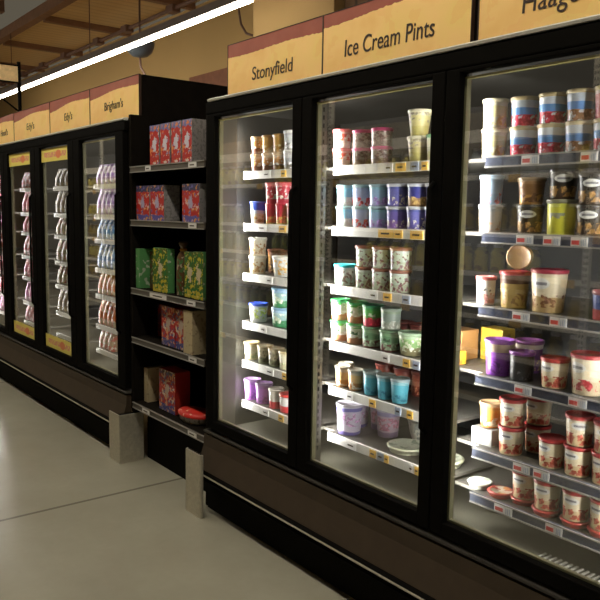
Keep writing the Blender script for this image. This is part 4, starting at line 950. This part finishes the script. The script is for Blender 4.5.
for bi, (a, b) in enumerate(BAYF):
    door = ORD[3 - bi]
    for j, z in enumerate(FLAT):
        nx = {3: 7, 2: 4, 1: 4, 0: 4}[bi]
        if bi == 2 and j >= 6: continue
        if bi == 3 and j == 6: nx = 3
        for q in range(nx):
            kd = PLAN[bi][(j + (q > 3)) % 8]
            key = (kd, bi == 3)
            if key not in PP:
                PP[key] = pouch(.064 if bi == 3 else .085, .07, .138, FP[kd][1]); o = PP[key]
            else:
                o = PP[key].copy(); C.objects.link(o)
            pw = .072 if bi == 3 else .095
            gap = (ZF[j] if j else 1.86) - z; o.scale = (1, 1, min(1.25, (gap - .026) / .138))
            o.location = (a + .04 + pw * q, .118, z + .0005); o.rotation_euler = (0, 0, random.uniform(-.12, .12))
            tag(o, '%s pouch, %s along from mullion, %s shelf, far freezer, %s door' % (FP[kd][0], ORD[q], ORD[j], door), 'pouch', 'treat pouches in the far freezer')
# tall deep blue carton on top shelf of the first far door
o = bin_box('carton', -4.76, -4.62, .30, .4, FLAT[0], .26, FP['navy'][1], 'tall deep blue carton on the top shelf, far freezer, first door', 'carton')

# ------------------------------------------------------------------ the shelving across the aisle (seen mirrored in the door glass)
GX0, GX1 = -10.1, -.9
G = empty('aisle_shelving', ((GX0 + GX1) / 2, -2.3, 0), 'long grocery shelving across the aisle, mirrored faintly in the freezer glass', 'shelving')
gx = -(GX0 + GX1) / 2; gy = 2.3
def gb(nm, m, *a, parent=None):
    bm = BX(*a); bmesh.ops.translate(bm, verts=bm.verts, vec=(gx, gy, 0)); return obj(nm, bm, m, parent or G)
M['peg'] = plain('gondola_back', (.20, .16, .09), .7)
M['gshelf'] = plain('gondola_shelf', (.85, .80, .68), .5)
gb('back_panel', M['peg'], GX0, GX1, -2.62, -2.58, 0.1, 2.3)
gb('base', M['charcoal'], GX0, GX1, -2.58, -2.08, 0, .16)
k = 0
x = -2.337 - 2.338 * 3
while x < GX1:
    bm = bmesh.new(); box(bm, x - .02, x + .02, -2.075, -2.045, .16, 2.45); bmesh.ops.translate(bm, verts=bm.verts, vec=(gx, gy, 0))
    u = obj('upright', bm, M['gshelf'], G)
    bm = bmesh.new()
    for q in range(60):
        z = .25 + q * .036
        box(bm, x - .012, x - .005, -2.045, -2.0435, z, z + .02); box(bm, x + .005, x + .012, -2.045, -2.0435, z, z + .02)
    bmesh.ops.translate(bm, verts=bm.verts, vec=(gx, gy, 0)); obj('slots', bm, M['kick'], u)
    x += 2.338 / 2 * 2
GZ = [.30, .63, .87, 1.16, 1.43, 1.80]
for z in GZ:
    s = gb('shelf', M['peg'], GX0, GX1, -2.57, -2.085, z - .02, z)
    gb('price_strip', M['gshelf'], GX0, GX1, -2.084, -2.078, z - .032, z + .003, parent=s)
    for q in range(9):
        xx = GX0 + .6 + q * .98 + random.uniform(-.3, .3)
        gb('price_tag', M['tagyellow'], xx, xx + .09, -2.0775, -2.0755, z - .05, z + .0, parent=s)
gb('top_sign_rail', M['gshelf'], GX0, GX1, -2.10, -2.08, 2.02, 2.10)
GM = [('amber', print_mat('jar_amber', (.42, .30, .05), [((.2, .13, .04), .55)], 20, h=.2)), ('olive green', print_mat('jar_olive', (.22, .24, .06), [((.4, .35, .12), .55)], 20, h=.2)),
      ('yellow', print_mat('jar_yellow', (.60, .50, .08), [((.3, .2, .04), .6)], 20, h=.2)), ('pale grey', print_mat('jar_grey', (.40, .42, .42), [((.25, .27, .28), .55)], 20, h=.2))]
JP = []
for nm, m in GM:
    bm = bmesh.new(); lathe(bm, [[(0, 0), (.045, 0)], [(.045, 0), (.048, .01), (.048, .13), (.03, .16), (.028, .17)], [(.028, .17), (0, .17)]], 16)
    o = obj('jar', bm, m); bm = bmesh.new(); lathe(bm, [[(.031, .165), (.031, .185), (0, .186)], [(.031, .165), (0, .1705)]], 16); obj('lid', bm, M['gshelf'], o)
    JP.append([o, 0])
for j, z in enumerate(GZ[1:]):
    x = GX0 + .15; run = 0
    while x < GX1 - .1:
        if run <= 0:
            if random.random() < .3: x += random.uniform(.3, .7); run = 0
            run = random.randint(3, 7); ki = random.choice([0, 1, 2, 0, 1]) if j < 4 else random.choice([2, 3, 2])
        if x > GX1 - .1: break
        P_ = JP[ki]
        if P_[1] == 0: o = P_[0]; o.location = (x, -2.16, z + .0005)
        else: o = dup(P_[0], (x, -2.16, z + .0005))
        P_[1] += 1
        tag(o, '%s jar on the shelving across the aisle, behind the viewer' % GM[ki][0], 'jar', '%s jars across the aisle' % GM[ki][0])
        x += .135; run -= 1

# ------------------------------------------------------------------ camera, world, view
cam = bpy.data.cameras.new('camera'); co = bpy.data.objects.new('camera', cam); C.objects.link(co)
cam.sensor_width = 36; cam.sensor_fit = 'HORIZONTAL'; cam.lens = 731.4643 / 600 * 36; cam.clip_start = .05; cam.clip_end = 100
rt_ = Vector((0.6140769, 0.7890768, 0.0163528)); dn = Vector((0.1027028, -0.0593479, -0.9929401)); fw = Vector((-0.7825354, 0.6114210, -0.1174846))
mw = Matrix((( rt_.x, -dn.x, -fw.x, 0), (rt_.y, -dn.y, -fw.y, -1.9), (rt_.z, -dn.z, -fw.z, 1.53), (0, 0, 0, 1)))
co.matrix_world = mw; S.camera = co

wd = bpy.data.worlds.new('world'); S.world = wd; wd.use_nodes = True
bg = wd.node_tree.nodes['Background']; bg.inputs[0].default_value = (1.0, .86, .62, 1); bg.inputs[1].default_value = .10
S.view_settings.view_transform = 'Standard'; S.view_settings.look = 'None'; S.view_settings.gamma = 1; S.view_settings.use_curve_mapping = False
S.view_settings.exposure = 0.0
S.cycles.use_denoising = True
S.cycles.max_bounces = 8; S.cycles.transparent_max_bounces = 24
S.cycles.sample_clamp_indirect = 4
